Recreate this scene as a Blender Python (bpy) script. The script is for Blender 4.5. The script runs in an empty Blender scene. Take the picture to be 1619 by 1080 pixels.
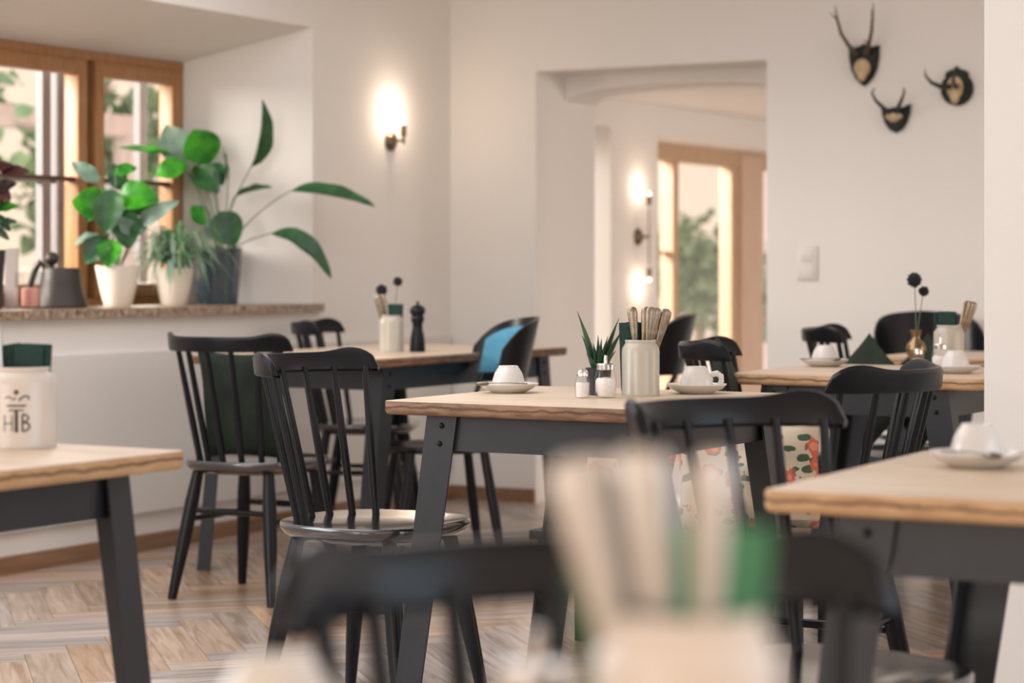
import bpy, bmesh, math, random
from mathutils import Vector, Matrix, noise

sc = bpy.context.scene
COL = sc.collection
PI = math.pi
SIN, COS = .4939, .8695          # the camera looks 29.6 degrees to the left of the room's long wall

# ------------------------------------------------------------------ camera
cam = bpy.data.cameras.new('camera')
cam.sensor_width = 36.0
cam.lens = 78.3
cam.shift_y = -113.0 / 1619.0
cam.clip_start = .05
cam.dof.use_dof = True
cam.dof.focus_distance = 5.15
cam.dof.aperture_fstop = 3.3
cam_o = bpy.data.objects.new('camera', cam)
COL.objects.link(cam_o)
cam_o.location = (0, 0, 1.06)
cam_o.rotation_euler = (PI / 2, 0, math.radians(29.6))
sc.camera = cam_o

# ------------------------------------------------------------------ view, world, daylight
sc.view_settings.view_transform = 'Standard'
sc.view_settings.look = 'None'
sc.view_settings.exposure = 0.50
sc.view_settings.gamma = 1.0
sc.view_settings.use_curve_mapping = False

w = bpy.data.worlds.new('daylight')
sc.world = w
w.use_nodes = True
w.node_tree.nodes['Background'].inputs[0].default_value = (1.0, .765, .60, 1)
w.node_tree.nodes['Background'].inputs[1].default_value = .90


def area(name, loc, target, sx, sy, power, col):
    l = bpy.data.lights.new(name, 'AREA')
    l.shape = 'RECTANGLE'; l.size = sx; l.size_y = sy
    l.energy = power; l.color = col
    o = bpy.data.objects.new(name, l); COL.objects.link(o)
    o.location = loc
    o.rotation_euler = (Vector(target) - Vector(loc)).to_track_quat('-Z', 'Y').to_euler()
    return o


# added fill lights on the right and behind; the left near window is inferred
area('right_fill', (1.9, 3.0, 1.45), (-5.0, 4.2, .7), 2.6, 1.7, 22, (.45, .74, 1.0))
area('left_near_window_daylight', (-5.2, 2.0, 1.5), (-1.0, 2.2, .3), 2.2, 1.6, 40, (.86, .94, 1.0))
area('right_rear_fill', (1.5, 6.4, 1.4), (-5.0, 6.2, 1.0), 2.6, 1.8, 14, (.98, .95, .93))
area('rear_fill', (-3.4, -9.0, 2.1), (-3.6, 6.0, 1.2), 5.5, 2.4, 130, (1.0, .97, .93))
# added soft fill under the ceiling, no lamp of the room
area('ceiling_fill', (-3.7, 4.4, 2.57), (-3.7, 4.4, 0), 2.6, 5.2, 58, (.96, .96, 1.0))
# sky light falling in through the deep window on the left, and into the far room
area('left_window_daylight', (-8.6, 3.9, 2.7), (-5.5, 7.5, 1.25), 2.6, 2.0, 640, (1.0, .93, .85))
area('far_room_daylight', (-7.8, 10.6, 3.0), (-5.2, 11.0, .9), 4.0, 1.6, 420, (1.0, .93, .86))
area('far_room_side_fill', (-.95, 11.9, 1.15), (-5.4, 11.9, 1.0), 2.8, 1.2, 34, (1.0, .96, .93))  # added side fill for the far room, no window seen there


# ------------------------------------------------------------------ materials
def mat(name, col, rough=.5, metal=0., spec=.5, noise=None, bump=0., bscale=40., coat=0., trans=0.):
    m = bpy.data.materials.new(name); m.use_nodes = True
    nt = m.node_tree; b = nt.nodes['Principled BSDF']
    b.inputs['Base Color'].default_value = (*col, 1)
    b.inputs['Roughness'].default_value = rough
    b.inputs['Metallic'].default_value = metal
    b.inputs['Specular IOR Level'].default_value = spec
    b.inputs['Coat Weight'].default_value = coat
    b.inputs['Coat Roughness'].default_value = .15
    b.inputs['Transmission Weight'].default_value = trans
    tc = nt.nodes.new('ShaderNodeTexCoord')
    if noise:
        n = nt.nodes.new('ShaderNodeTexNoise'); n.inputs['Scale'].default_value = noise[0]
        n.inputs['Detail'].default_value = 5
        r = nt.nodes.new('ShaderNodeValToRGB')
        r.color_ramp.elements[0].position = .3; r.color_ramp.elements[1].position = .7
        r.color_ramp.elements[0].color = (*noise[1], 1); r.color_ramp.elements[1].color = (*col, 1)
        nt.links.new(tc.outputs['Object'], n.inputs['Vector'])
        nt.links.new(n.outputs['Fac'], r.inputs['Fac'])
        nt.links.new(r.outputs['Color'], b.inputs['Base Color'])
    if bump:
        n2 = nt.nodes.new('ShaderNodeTexNoise'); n2.inputs['Scale'].default_value = bscale
        bp = nt.nodes.new('ShaderNodeBump'); bp.inputs['Strength'].default_value = bump
        bp.inputs['Distance'].default_value = .01
        nt.links.new(tc.outputs['Object'], n2.inputs['Vector'])
        nt.links.new(n2.outputs['Fac'], bp.inputs['Height'])
        nt.links.new(bp.outputs['Normal'], b.inputs['Normal'])
    return m


def wood(name, light, dark, rough, scale=(3, 45, 45), rot=0., bark=None, spec=.5):
    """grain stretched along one axis; bark = colour of the waney line running along a board edge"""
    m = mat(name, light, rough, spec=spec); nt = m.node_tree; b = nt.nodes['Principled BSDF']
    tc = nt.nodes.new('ShaderNodeTexCoord'); mp = nt.nodes.new('ShaderNodeMapping')
    mp.inputs['Scale'].default_value = scale
    mp.inputs['Rotation'].default_value = (0, 0, rot)
    n = nt.nodes.new('ShaderNodeTexNoise'); n.inputs['Scale'].default_value = 1.6
    n.inputs['Detail'].default_value = 7; n.inputs['Distortion'].default_value = .6
    r = nt.nodes.new('ShaderNodeValToRGB')
    r.color_ramp.elements[0].position = .32; r.color_ramp.elements[1].position = .66
    r.color_ramp.elements[0].color = (*dark, 1); r.color_ramp.elements[1].color = (*light, 1)
    nt.links.new(tc.outputs['Object'], mp.inputs['Vector'])
    nt.links.new(mp.outputs['Vector'], n.inputs['Vector'])
    nt.links.new(n.outputs['Fac'], r.inputs['Fac'])
    out = r.outputs['Color']
    if bark:
        sp = nt.nodes.new('ShaderNodeSeparateXYZ'); nt.links.new(tc.outputs['Object'], sp.inputs[0])
        n3 = nt.nodes.new('ShaderNodeTexNoise'); n3.inputs['Scale'].default_value = 22
        n3.inputs['Detail'].default_value = 4
        nt.links.new(tc.outputs['Object'], n3.inputs['Vector'])
        ma = nt.nodes.new('ShaderNodeMath'); ma.operation = 'MULTIPLY_ADD'
        ma.inputs[1].default_value = .016; ma.inputs[2].default_value = .7385
        nt.links.new(n3.outputs['Fac'], ma.inputs[0])
        sb = nt.nodes.new('ShaderNodeMath'); sb.operation = 'SUBTRACT'
        nt.links.new(sp.outputs['Z'], sb.inputs[0]); nt.links.new(ma.outputs[0], sb.inputs[1])
        ab = nt.nodes.new('ShaderNodeMath'); ab.operation = 'ABSOLUTE'; nt.links.new(sb.outputs[0], ab.inputs[0])
        mr = nt.nodes.new('ShaderNodeMapRange')
        mr.inputs['From Min'].default_value = .0010; mr.inputs['From Max'].default_value = .0042
        mr.inputs['To Min'].default_value = .85; mr.inputs['To Max'].default_value = 0
        nt.links.new(ab.outputs[0], mr.inputs['Value'])
        mx = nt.nodes.new('ShaderNodeMix'); mx.data_type = 'RGBA'
        nt.links.new(mr.outputs[0], mx.inputs['Factor'])
        nt.links.new(out, mx.inputs['A']); mx.inputs['B'].default_value = (*bark, 1)
        out = mx.outputs['Result']
    nt.links.new(out, b.inputs['Base Color'])
    bp = nt.nodes.new('ShaderNodeBump'); bp.inputs['Strength'].default_value = .25
    bp.inputs['Distance'].default_value = .004
    nt.links.new(n.outputs['Fac'], bp.inputs['Height']); nt.links.new(bp.outputs['Normal'], b.inputs['Normal'])
    return m


def leafmat(name, col, dark, tr=.45, rough=.35):
    m = bpy.data.materials.new(name); m.use_nodes = True; nt = m.node_tree
    b = nt.nodes['Principled BSDF']; b.inputs['Roughness'].default_value = rough
    out = nt.nodes['Material Output']
    tc = nt.nodes.new('ShaderNodeTexCoord')
    n = nt.nodes.new('ShaderNodeTexNoise'); n.inputs['Scale'].default_value = 14
    r = nt.nodes.new('ShaderNodeValToRGB')
    r.color_ramp.elements[0].position = .38; r.color_ramp.elements[1].position = .62
    r.color_ramp.elements[0].color = (*dark, 1); r.color_ramp.elements[1].color = (*col, 1)
    nt.links.new(tc.outputs['Object'], n.inputs['Vector'])
    nt.links.new(n.outputs['Fac'], r.inputs['Fac']); nt.links.new(r.outputs['Color'], b.inputs['Base Color'])
    t = nt.nodes.new('ShaderNodeBsdfTranslucent'); nt.links.new(r.outputs['Color'], t.inputs['Color'])
    mx = nt.nodes.new('ShaderNodeMixShader'); mx.inputs[0].default_value = tr
    nt.links.new(b.outputs[0], mx.inputs[1]); nt.links.new(t.outputs[0], mx.inputs[2])
    nt.links.new(mx.outputs[0], out.inputs['Surface'])
    return m


def emit(name, col, s):
    m = bpy.data.materials.new(name); m.use_nodes = True
    b = m.node_tree.nodes['Principled BSDF']
    b.inputs['Emission Color'].default_value = (*col, 1); b.inputs['Emission Strength'].default_value = s
    return m


M = {}
M['plaster'] = mat('plaster', (.80, .775, .745), .9, noise=(1.2, (.775, .75, .72)), bump=.08, bscale=30, spec=.2)
M['panel'] = mat('panel_paint', (.70, .68, .645), .8, spec=.3, bump=.05, bscale=12)
M['ceiling'] = mat('ceiling_paint', (.82, .80, .78), .9, spec=.2)
M['black'] = mat('black_lacquer', (.006, .007, .010), .28, spec=.27, noise=(9, (.007, .008, .011)))
M['steel'] = mat('powder_coated_steel', (.020, .024, .031), .40, spec=.50, noise=(30, (.025, .029, .036)), bump=.03, bscale=300)
M['seat'] = mat('polished_black_seat', (.012, .013, .016), .14, spec=1.0, coat=1.0, noise=(9, (.016, .017, .020)))
M['bolt'] = mat('blackened_bolt', (.01, .01, .012), .25, metal=.6)
M['floor'] = None
M['top'] = wood('bleached_board_top', (.70, .57, .43), (.52, .39, .27), .36, (2.2, 34, 34))
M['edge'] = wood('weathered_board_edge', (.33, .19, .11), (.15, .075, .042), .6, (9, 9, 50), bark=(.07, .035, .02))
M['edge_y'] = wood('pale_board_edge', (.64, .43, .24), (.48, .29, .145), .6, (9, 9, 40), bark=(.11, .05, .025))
M['frame'] = wood('honey_window_wood', (.40, .20, .075), (.27, .12, .045), .45, (60, 60, 4))
M['frame_dark'] = wood('dark_brown_wood', (.10, .055, .03), (.06, .03, .02), .5, (60, 60, 4))  # darker brown for the mullion and glazing bars
M['frame_mid'] = wood('light_brown_window_wood', (.60, .42, .28), (.50, .33, .20), .5, (60, 60, 4))
M['frame_pink'] = wood('pale_larch_wood', (.70, .52, .40), (.60, .42, .31), .5, (60, 60, 4))
M['skirt'] = wood('skirting_oak', (.30, .17, .095), (.18, .095, .05), .5, (40, 2, 40))
M['granite'] = mat('speckled_granite', (.50, .38, .27), .35, noise=(48, (.09, .045, .028)), spec=.5)
M['china'] = mat('white_china', (.70, .675, .64), .22, coat=.4)
M['stoneware'] = mat('grey_beige_stoneware', (.52, .48, .41), .3, coat=.4, noise=(8, (.46, .42, .35)))
M['stoneware_w'] = mat('cream_stoneware', (.68, .63, .58), .3, coat=.3)
M['ink'] = mat('black_print', (.03, .03, .035), .5)
M['silver'] = mat('brushed_silver', (.62, .59, .56), .42, metal=1)
M['silver_dark'] = mat('tarnished_silver', (.40, .34, .27), .3, metal=1, noise=(60, (.20, .16, .12)))
M['spoon'] = mat('dark_polished_steel', (.22, .19, .16), .2, metal=1)
M['chrome'] = mat('chrome', (.75, .72, .70), .12, metal=1)
M['brass'] = mat('aged_brass', (.30, .21, .12), .2, metal=1)
M['bronze'] = mat('burnished_bronze', (.17, .13, .09), .35, metal=.8)
M['iron'] = mat('dark_cast_iron', (.045, .038, .035), .5, metal=.4, bump=.1, bscale=60)
M['napkin'] = mat('dark_green_paper', (.008, .034, .030), .8, noise=(40, (.014, .058, .046)))
M['napkin_l'] = mat('leaf_green_paper', (.07, .25, .14), .8, noise=(25, (.10, .34, .19)))
M['salt'] = mat('white_grains', (.86, .82, .78), .9, bump=.3, bscale=400)
M['pot_w'] = mat('white_glazed_pot', (.74, .68, .60), .35)
M['pot_d'] = mat('slate_blue_pot', (.035, .055, .075), .22, coat=.5)
M['pot_k'] = mat('black_pot', (.02, .022, .028), .4)
M['soil'] = mat('potting_soil', (.05, .03, .02), .95, bump=.6, bscale=80)
M['leaf'] = leafmat('deep_green_leaf', (.045, .16, .045), (.02, .085, .035), .3)
M['leaf_b'] = leafmat('backlit_green_leaf', (.11, .55, .03), (.04, .28, .03), .6)  # backlight painted into the brighter green
M['leaf_g'] = leafmat('grey_green_leaf', (.30, .42, .34), (.17, .30, .22), .35)
M['leaf_r'] = leafmat('dark_red_leaf', (.16, .045, .035), (.05, .025, .025), .3)
M['leaf_s'] = leafmat('striped_spider_leaf', (.55, .68, .52), (.10, .34, .12), .45)
M['stem'] = mat('green_grey_stem', (.14, .19, .13), .5)
M['aloe'] = leafmat('succulent_green', (.07, .17, .06), (.03, .085, .05), .15)
M['seed'] = mat('black_seed_head', (.02, .02, .025), .95, bump=1., bscale=300)
M['antler'] = mat('antler_horn', (.10, .065, .035), .5, noise=(40, (.05, .03, .018)), bump=.4, bscale=120)
M['horn'] = mat('black_horn', (.02, .017, .015), .35, bump=.5, bscale=160)
M['bone'] = mat('old_bone', (.62, .50, .34), .7, noise=(30, (.45, .32, .18)))
M['plaque'] = mat('blackened_wood_plaque', (.014, .017, .014), .5, spec=.25)
M['green_cloth'] = mat('moss_green_cushion_cloth', (.022, .036, .022), .95, noise=(9, (.010, .017, .013)), bump=.2, bscale=200)
M['white_plastic'] = mat('white_switch_plastic', (.70, .66, .62), .4)
M['blue_reflection'] = mat('painted_blue_reflection', (.10, .33, .48), .9, noise=(10, (.07, .26, .40)))  # colour stands for a blue reflection on the black backrest
M['pink_wax'] = mat('pink_wax', (.75, .35, .28), .5)
M['pale_out'] = mat('lilac_grey_painted_timber', (.17, .155, .16), .6)
M['grey_out'] = mat('grey_weathered_timber', (.50, .43, .42), .8)
M['tree_leaf'] = leafmat('sunlit_foliage', (.40, .56, .36), (.26, .44, .28), .5, .8)  # pale haze and overexposure painted into the leaf colour
M['trunk'] = mat('grey_bark', (.35, .28, .22), .9, bump=.5, bscale=20)
M['paper'] = mat('grey_card', (.45, .40, .38), .8)

# glass: clear panes and vessels
g = bpy.data.materials.new('clear_glass'); g.use_nodes = True
nt = g.node_tree; out = nt.nodes['Material Output']
tr = nt.nodes.new('ShaderNodeBsdfTransparent'); tr.inputs[0].default_value = (.985, .985, .98, 1)
gl = nt.nodes.new('ShaderNodeBsdfGlossy'); gl.inputs['Roughness'].default_value = .03
fr = nt.nodes.new('ShaderNodeLayerWeight'); fr.inputs['Blend'].default_value = .5
pw_ = nt.nodes.new('ShaderNodeMath'); pw_.operation = 'POWER'; pw_.inputs[1].default_value = 4.0
ml_ = nt.nodes.new('ShaderNodeMath'); ml_.operation = 'MULTIPLY_ADD'; ml_.inputs[1].default_value = .6; ml_.inputs[2].default_value = .04
mx = nt.nodes.new('ShaderNodeMixShader')
nt.links.new(fr.outputs['Facing'], pw_.inputs[0]); nt.links.new(pw_.outputs[0], ml_.inputs[0])
nt.links.new(ml_.outputs[0], mx.inputs[0]); nt.links.new(tr.outputs[0], mx.inputs[1])
nt.links.new(gl.outputs[0], mx.inputs[2]); nt.links.new(mx.outputs[0], out.inputs['Surface'])
M['glass'] = g
M['bulb'] = emit('lamp_glow', (1.0, .78, .58), 1.0)

# floral cloth: coral flowers and green leaves on cream
m = mat('floral_cloth', (.56, .48, .37), .9); nt = m.node_tree; b = nt.nodes['Principled BSDF']
tc = nt.nodes.new('ShaderNodeTexCoord')


def spots(scale, thr, seed):
    mp = nt.nodes.new('ShaderNodeMapping'); mp.inputs['Location'].default_value = (seed, seed * 2, seed)
    mp.inputs['Scale'].default_value = scale
    v = nt.nodes.new('ShaderNodeTexVoronoi'); v.inputs['Scale'].default_value = 1
    nz = nt.nodes.new('ShaderNodeTexNoise'); nz.inputs['Scale'].default_value = 45
    ad = nt.nodes.new('ShaderNodeMath'); ad.operation = 'MULTIPLY_ADD'; ad.inputs[1].default_value = .35
    nt.links.new(tc.outputs['Object'], mp.inputs[0]); nt.links.new(mp.outputs[0], v.inputs['Vector'])
    nt.links.new(tc.outputs['Object'], nz.inputs['Vector'])
    nt.links.new(nz.outputs['Fac'], ad.inputs[0]); nt.links.new(v.outputs['Distance'], ad.inputs[2])
    lt = nt.nodes.new('ShaderNodeMath'); lt.operation = 'LESS_THAN'; lt.inputs[1].default_value = thr
    nt.links.new(ad.outputs[0], lt.inputs[0])
    return lt.outputs[0]


prev = None
for k, (s, thr, seed, c) in enumerate([((17, 17, 32), .52, 1.3, (.05, .10, .05)), ((13, 13, 13), .50, 4.1, (.55, .13, .08)),
                                       ((13, 13, 13), .37, 4.1, (.68, .26, .17)), ((26, 26, 12), .36, 7.7, (.22, .13, .09))]):
    x = nt.nodes.new('ShaderNodeMix'); x.data_type = 'RGBA'
    nt.links.new(spots(s, thr, seed), x.inputs['Factor'])
    if prev is None: x.inputs['A'].default_value = (.56, .48, .37, 1)
    else: nt.links.new(prev, x.inputs['A'])
    x.inputs['B'].default_value = (*c, 1); prev = x.outputs['Result']
nt.links.new(prev, b.inputs['Base Color'])
M['floral'] = m

# oak floor: tone per plank from a face attribute, grain from noise
m = mat('herringbone_oak', (.35, .22, .13), .27, spec=.7); nt = m.node_tree; b = nt.nodes['Principled BSDF']
at = nt.nodes.new('ShaderNodeAttribute'); at.attribute_name = 'tone'
tc = nt.nodes.new('ShaderNodeTexCoord')
uv = nt.nodes.new('ShaderNodeAttribute'); uv.attribute_name = 'grain'
n = nt.nodes.new('ShaderNodeTexNoise'); n.inputs['Scale'].default_value = 1; n.inputs['Detail'].default_value = 6
n.inputs['Distortion'].default_value = .8
nt.links.new(uv.outputs['Vector'], n.inputs['Vector'])
r = nt.nodes.new('ShaderNodeValToRGB')
r.color_ramp.elements[0].position = .3; r.color_ramp.elements[1].position = .7
r.color_ramp.elements[0].color = (.29, .175, .10, 1); r.color_ramp.elements[1].color = (.56, .39, .255, 1)
nt.links.new(n.outputs['Fac'], r.inputs['Fac'])
mu = nt.nodes.new('ShaderNodeMix'); mu.data_type = 'RGBA'; mu.blend_type = 'MULTIPLY'; mu.inputs['Factor'].default_value = 1
nt.links.new(r.outputs['Color'], mu.inputs['A']); nt.links.new(at.outputs['Color'], mu.inputs['B'])
nt.links.new(mu.outputs['Result'], b.inputs['Base Color'])
bp = nt.nodes.new('ShaderNodeBump'); bp.inputs['Strength'].default_value = .15; bp.inputs['Distance'].default_value = .003
nt.links.new(n.outputs['Fac'], bp.inputs['Height']); nt.links.new(bp.outputs['Normal'], b.inputs['Normal'])
M['floor'] = m


# ------------------------------------------------------------------ mesh helpers
def obj(name, bm, mats, parent=None, smooth=True, loc=None):
    me = bpy.data.meshes.new(name)
    bmesh.ops.recalc_face_normals(bm, faces=bm.faces)
    bm.to_mesh(me); bm.free()
    if not isinstance(mats, (list, tuple)): mats = [mats]
    for x in mats: me.materials.append(x)
    if smooth:
        for p in me.polygons: p.use_smooth = True
        try: me.set_sharp_from_angle(angle=math.radians(38))
        except Exception: pass
    o = bpy.data.objects.new(name, me); COL.objects.link(o)
    if parent: o.parent = parent
    if loc is not None: o.location = loc
    return o


def tag(o, label, cat, group=None, kind=None):
    if label: o['label'] = label
    if cat: o['category'] = cat
    if group: o['group'] = group
    if kind: o['kind'] = kind
    return o


def thing(name, label, cat, loc=(0, 0, 0), rz=0., group=None):
    o = bpy.data.objects.new(name, None); COL.objects.link(o)
    o.empty_display_size = .05
    o.location = loc; o.rotation_euler = (0, 0, math.radians(rz))
    return tag(o, label, cat, group)


def struct(name, bm, m, parent=None, smooth=False, label=None):
    o = obj(name, bm, m, parent, smooth)
    o['kind'] = 'structure'
    if label: o['label'] = label
    return o


def dup(root, label, loc, rz=0., group=None):
    r_ = root.copy(); COL.objects.link(r_)
    r_.location = loc; r_.rotation_euler = (0, 0, math.radians(rz)); r_['label'] = label
    if group: r_['group'] = group
    for ch in list(root.children):
        c = ch.copy(); COL.objects.link(c); c.parent = r_
        for gch in list(ch.children):
            d = gch.copy(); COL.objects.link(d); d.parent = c
    return r_


def box(bm, x0, x1, y0, y1, z0, z1, mi=0):
    v = [bm.verts.new((x, y, z)) for x in (x0, x1) for y in (y0, y1) for z in (z0, z1)]
    fs = []
    for a in ((0, 1, 3, 2), (4, 6, 7, 5), (0, 4, 5, 1), (2, 3, 7, 6), (0, 2, 6, 4), (1, 5, 7, 3)):
        f = bm.faces.new([v[i] for i in a]); f.material_index = mi; fs.append(f)
    return v, fs


def rbox(bm, x0, x1, y0, y1, z0, z1, r=.004, seg=2):
    t = bmesh.new(); box(t, x0, x1, y0, y1, z0, z1)
    bmesh.ops.bevel(t, geom=t.edges[:], offset=r, segments=seg, affect='EDGES', profile=.5)
    merge(bm, t)


def merge(bm, t, mtx=None):
    if mtx is not None: bmesh.ops.transform(t, matrix=mtx, verts=t.verts)
    mp = {}
    for v in t.verts: mp[v] = bm.verts.new(v.co)
    for f in t.faces:
        nf = bm.faces.new([mp[v] for v in f.verts]); nf.material_index = f.material_index
    t.free()


def prism(bm, pts, axis, a, b, mi=0):
    """extrude polygon pts (2D) along axis 0/1/2 from a to b"""
    def mk(p, t):
        if axis == 0: return (t, p[0], p[1])
        if axis == 1: return (p[0], t, p[1])
        return (p[0], p[1], t)
    va = [bm.verts.new(mk(p, a)) for p in pts]; vb = [bm.verts.new(mk(p, b)) for p in pts]
    bm.faces.new(va).material_index = mi; bm.faces.new(vb).material_index = mi
    n = len(pts)
    for i in range(n):
        bm.faces.new((va[i], va[(i + 1) % n], vb[(i + 1) % n], vb[i])).material_index = mi


def tube(bm, pts, rad, n=8, flat=1.0, cap=True):
    pts = [Vector(p) for p in pts]
    if not isinstance(rad, (list, tuple)): rad = [rad] * len(pts)
    rings = []
    ref = None
    for i, p in enumerate(pts):
        a = pts[max(i - 1, 0)]; b_ = pts[min(i + 1, len(pts) - 1)]
        t = (b_ - a).normalized()
        if ref is None:
            ref = Vector((0, 0, 1)) if abs(t.z) < .9 else Vector((1, 0, 0))
        u = t.cross(ref).normalized(); v = u.cross(t).normalized(); ref = v
        rings.append([bm.verts.new(p + u * math.cos(2 * PI * k / n) * rad[i] + v * math.sin(2 * PI * k / n) * rad[i] * flat)
                      for k in range(n)])
    for i in range(len(rings) - 1):
        for k in range(n):
            bm.faces.new((rings[i][k], rings[i][(k + 1) % n], rings[i + 1][(k + 1) % n], rings[i + 1][k]))
    if cap:
        bm.faces.new(rings[0][::-1]); bm.faces.new(rings[-1])


def lathe(bm, prof, n=32, c=(0, 0), z0=0.):
    rings = []
    for r_, z in prof:
        if r_ < 1e-6: rings.append([bm.verts.new((c[0], c[1], z + z0))])
        else: rings.append([bm.verts.new((c[0] + r_ * math.cos(2 * PI * k / n), c[1] + r_ * math.sin(2 * PI * k / n), z + z0)) for k in range(n)])
    for a, b_ in zip(rings, rings[1:]):
        for k in range(n):
            k2 = (k + 1) % n
            if len(a) == 1 and len(b_) == 1: continue
            if len(a) == 1: bm.faces.new((a[0], b_[k], b_[k2]))
            elif len(b_) == 1: bm.faces.new((a[k], a[k2], b_[0]))
            else: bm.faces.new((a[k], a[k2], b_[k2], b_[k]))


def ball(bm, c, r_, sub=2, sx=1, sy=1, sz=1):
    t = bmesh.new(); bmesh.ops.create_icosphere(t, subdivisions=sub, radius=r_)
    merge(bm, t, Matrix.Translation(c) @ Matrix.Diagonal((sx, sy, sz, 1)))


def bez(p0, p1, p2, n=8):
    p0, p1, p2 = Vector(p0), Vector(p1), Vector(p2)
    return [(1 - t) ** 2 * p0 + 2 * t * (1 - t) * p1 + t * t * p2 for t in [i / n for i in range(n + 1)]]


def leaf(bm, base, tip, width, normal, fold=.25, droop=.1, shape=.8, n=10, mi=0, wave=0.):
    """a leaf blade: curved midrib, two halves folded to a V, oval or lance outline, thin but closed"""
    base, tip, nm = Vector(base), Vector(tip), Vector(normal)
    d = tip - base; L = d.length; t = d.normalized()
    side = t.cross(nm).normalized(); nm = side.cross(t).normalized()
    rows = []
    for i in range(n + 1):
        s = i / n
        wv = width * .5 * max(math.sin(PI * s ** shape), .0) ** .75 + .0006
        c = base + d * s - nm * (-(4 * s * (1 - s)) * droop * L)
        row = []
        for q in (-1, -.5, 0, .5, 1):
            lift = abs(q) * fold * wv + (wave * math.sin(s * 17 + q * 2) * abs(q))
            row.append(c + side * wv * q + nm * lift)
        rows.append(row)
    th = .0007
    top = [[bm.verts.new(p + nm * th) for p in r_] for r_ in rows]
    bot = [[bm.verts.new(p - nm * th) for p in r_] for r_ in rows]
    for i in range(n):
        for k in range(4):
            bm.faces.new((top[i][k], top[i][k + 1], top[i + 1][k + 1], top[i + 1][k])).material_index = mi
            bm.faces.new((bot[i][k], bot[i + 1][k], bot[i + 1][k + 1], bot[i][k + 1])).material_index = mi
        for k in (0, 4):
            bm.faces.new((top[i][k], top[i + 1][k], bot[i + 1][k], bot[i][k])).material_index = mi
    for i in (0, n):
        for k in range(4):
            bm.faces.new((top[i][k], top[i][k + 1], bot[i][k + 1], bot[i][k])).material_index = mi


def pillow(bm, w_, h_, t_, n=14, crease=0., seed=0):
    rnd = random.Random(seed)
    ph = [rnd.uniform(0, 6) for _ in range(6)]
    for sgn in (1, -1):
        g_ = []
        for i in range(n + 1):
            row = []
            for j in range(n + 1):
                u = i / n * 2 - 1; v = j / n * 2 - 1
                pinch = 1 - .09 * (1 - abs(u) ** 2) * abs(v) ** 3
                pinch2 = 1 - .09 * (1 - abs(v) ** 2) * abs(u) ** 3
                th = t_ * .5 * (max(0, (1 - u ** 2) * (1 - v ** 2))) ** .42
                th += crease * math.sin(u * 5 + ph[0] + v * 3) * math.sin(v * 6 + ph[1]) * (1 - u * u) * (1 - v * v)
                row.append(bm.verts.new((sgn * th, u * w_ / 2 * pinch2, v * h_ / 2 * pinch)))
            g_.append(row)
        for i in range(n):
            for j in range(n):
                bm.faces.new((g_[i][j], g_[i + 1][j], g_[i + 1][j + 1], g_[i][j + 1]))
    bmesh.ops.remove_doubles(bm, verts=bm.verts, dist=1e-5)


# ------------------------------------------------------------------ the room
WX = -5.37      # left wall plane
WY = 8.87       # back wall plane
# left wall with a deep splayed window recess
bm = bmesh.new()
box(bm, WX - .5, WX, -1.5, 5.6, -.4, 2.7)
box(bm, WX - .5, WX, 7.75, WY + .58, -.4, 2.7)
box(bm, WX - .5, WX, 5.6, 7.75, -.4, .885)
box(bm, WX - .5, WX, 5.6, 7.75, 2.084, 2.7)
prism(bm, [(WX, 7.75), (WX - .5, 7.50), (WX - .5, 7.75)], 2, .885, 2.084)
prism(bm, [(WX, 5.6), (WX - .5, 5.85), (WX - .5, 5.6)], 2, .885, 2.084)
prism(bm, [(WX, 2.084), (WX - .5, 1.935), (WX - .5, 2.084)], 1, 5.6, 7.75)
struct('wall_left', bm, M['plaster'])
# far room: its window wall runs on in the same line
bm = bmesh.new()
y1, y2, y3, y4 = 9.6, 10.51, 11.08, 14.15
box(bm, WX - .3, WX, 9.45, y1, -.4, 2.1)
box(bm, WX - .3, WX, y2, y3, -.4, 2.1)
box(bm, WX - .3, WX, y4, 14.6, -.4, 2.1)
box(bm, WX - .3, WX, y1, y2, 1.82, 2.1); box(bm, WX - .3, WX, y3, y4, 1.80, 2.1)
box(bm, WX - .3, WX, y1, y2, -.4, .40); box(bm, WX - .3, WX, y3, y4, -.4, .20)
prism(bm, [(WX, y2), (WX - .3, y2 - .16), (WX - .3, y2)], 2, .40, 1.82)
struct('wall_far_left', bm, M['plaster'])
bm = bmesh.new(); box(bm, WX - .3, -.8, 14.6, 14.8, -.4, 2.1); struct('wall_far_back', bm, M['plaster'])
bm = bmesh.new(); box(bm, -.9, -.8, 9.45, 14.6, -.4, .5); box(bm, -.9, -.8, 9.45, 14.6, 1.8, 2.1)
box(bm, -.9, -.8, 9.45, 10.4, .5, 1.8); box(bm, -.9, -.8, 13.4, 14.6, .5, 1.8)
struct('wall_far_right', bm, M['plaster'])
bm = bmesh.new(); box(bm, WX - .3, -.8, 9.45, 14.8, 1.97, 2.2); struct('ceiling_far_room', bm, M['ceiling'])
bm = bmesh.new(); box(bm, WX - .3, -.8, 9.45, 14.8, -.45, -.35); struct('floor_far_room', bm, M['skirt'])

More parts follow.
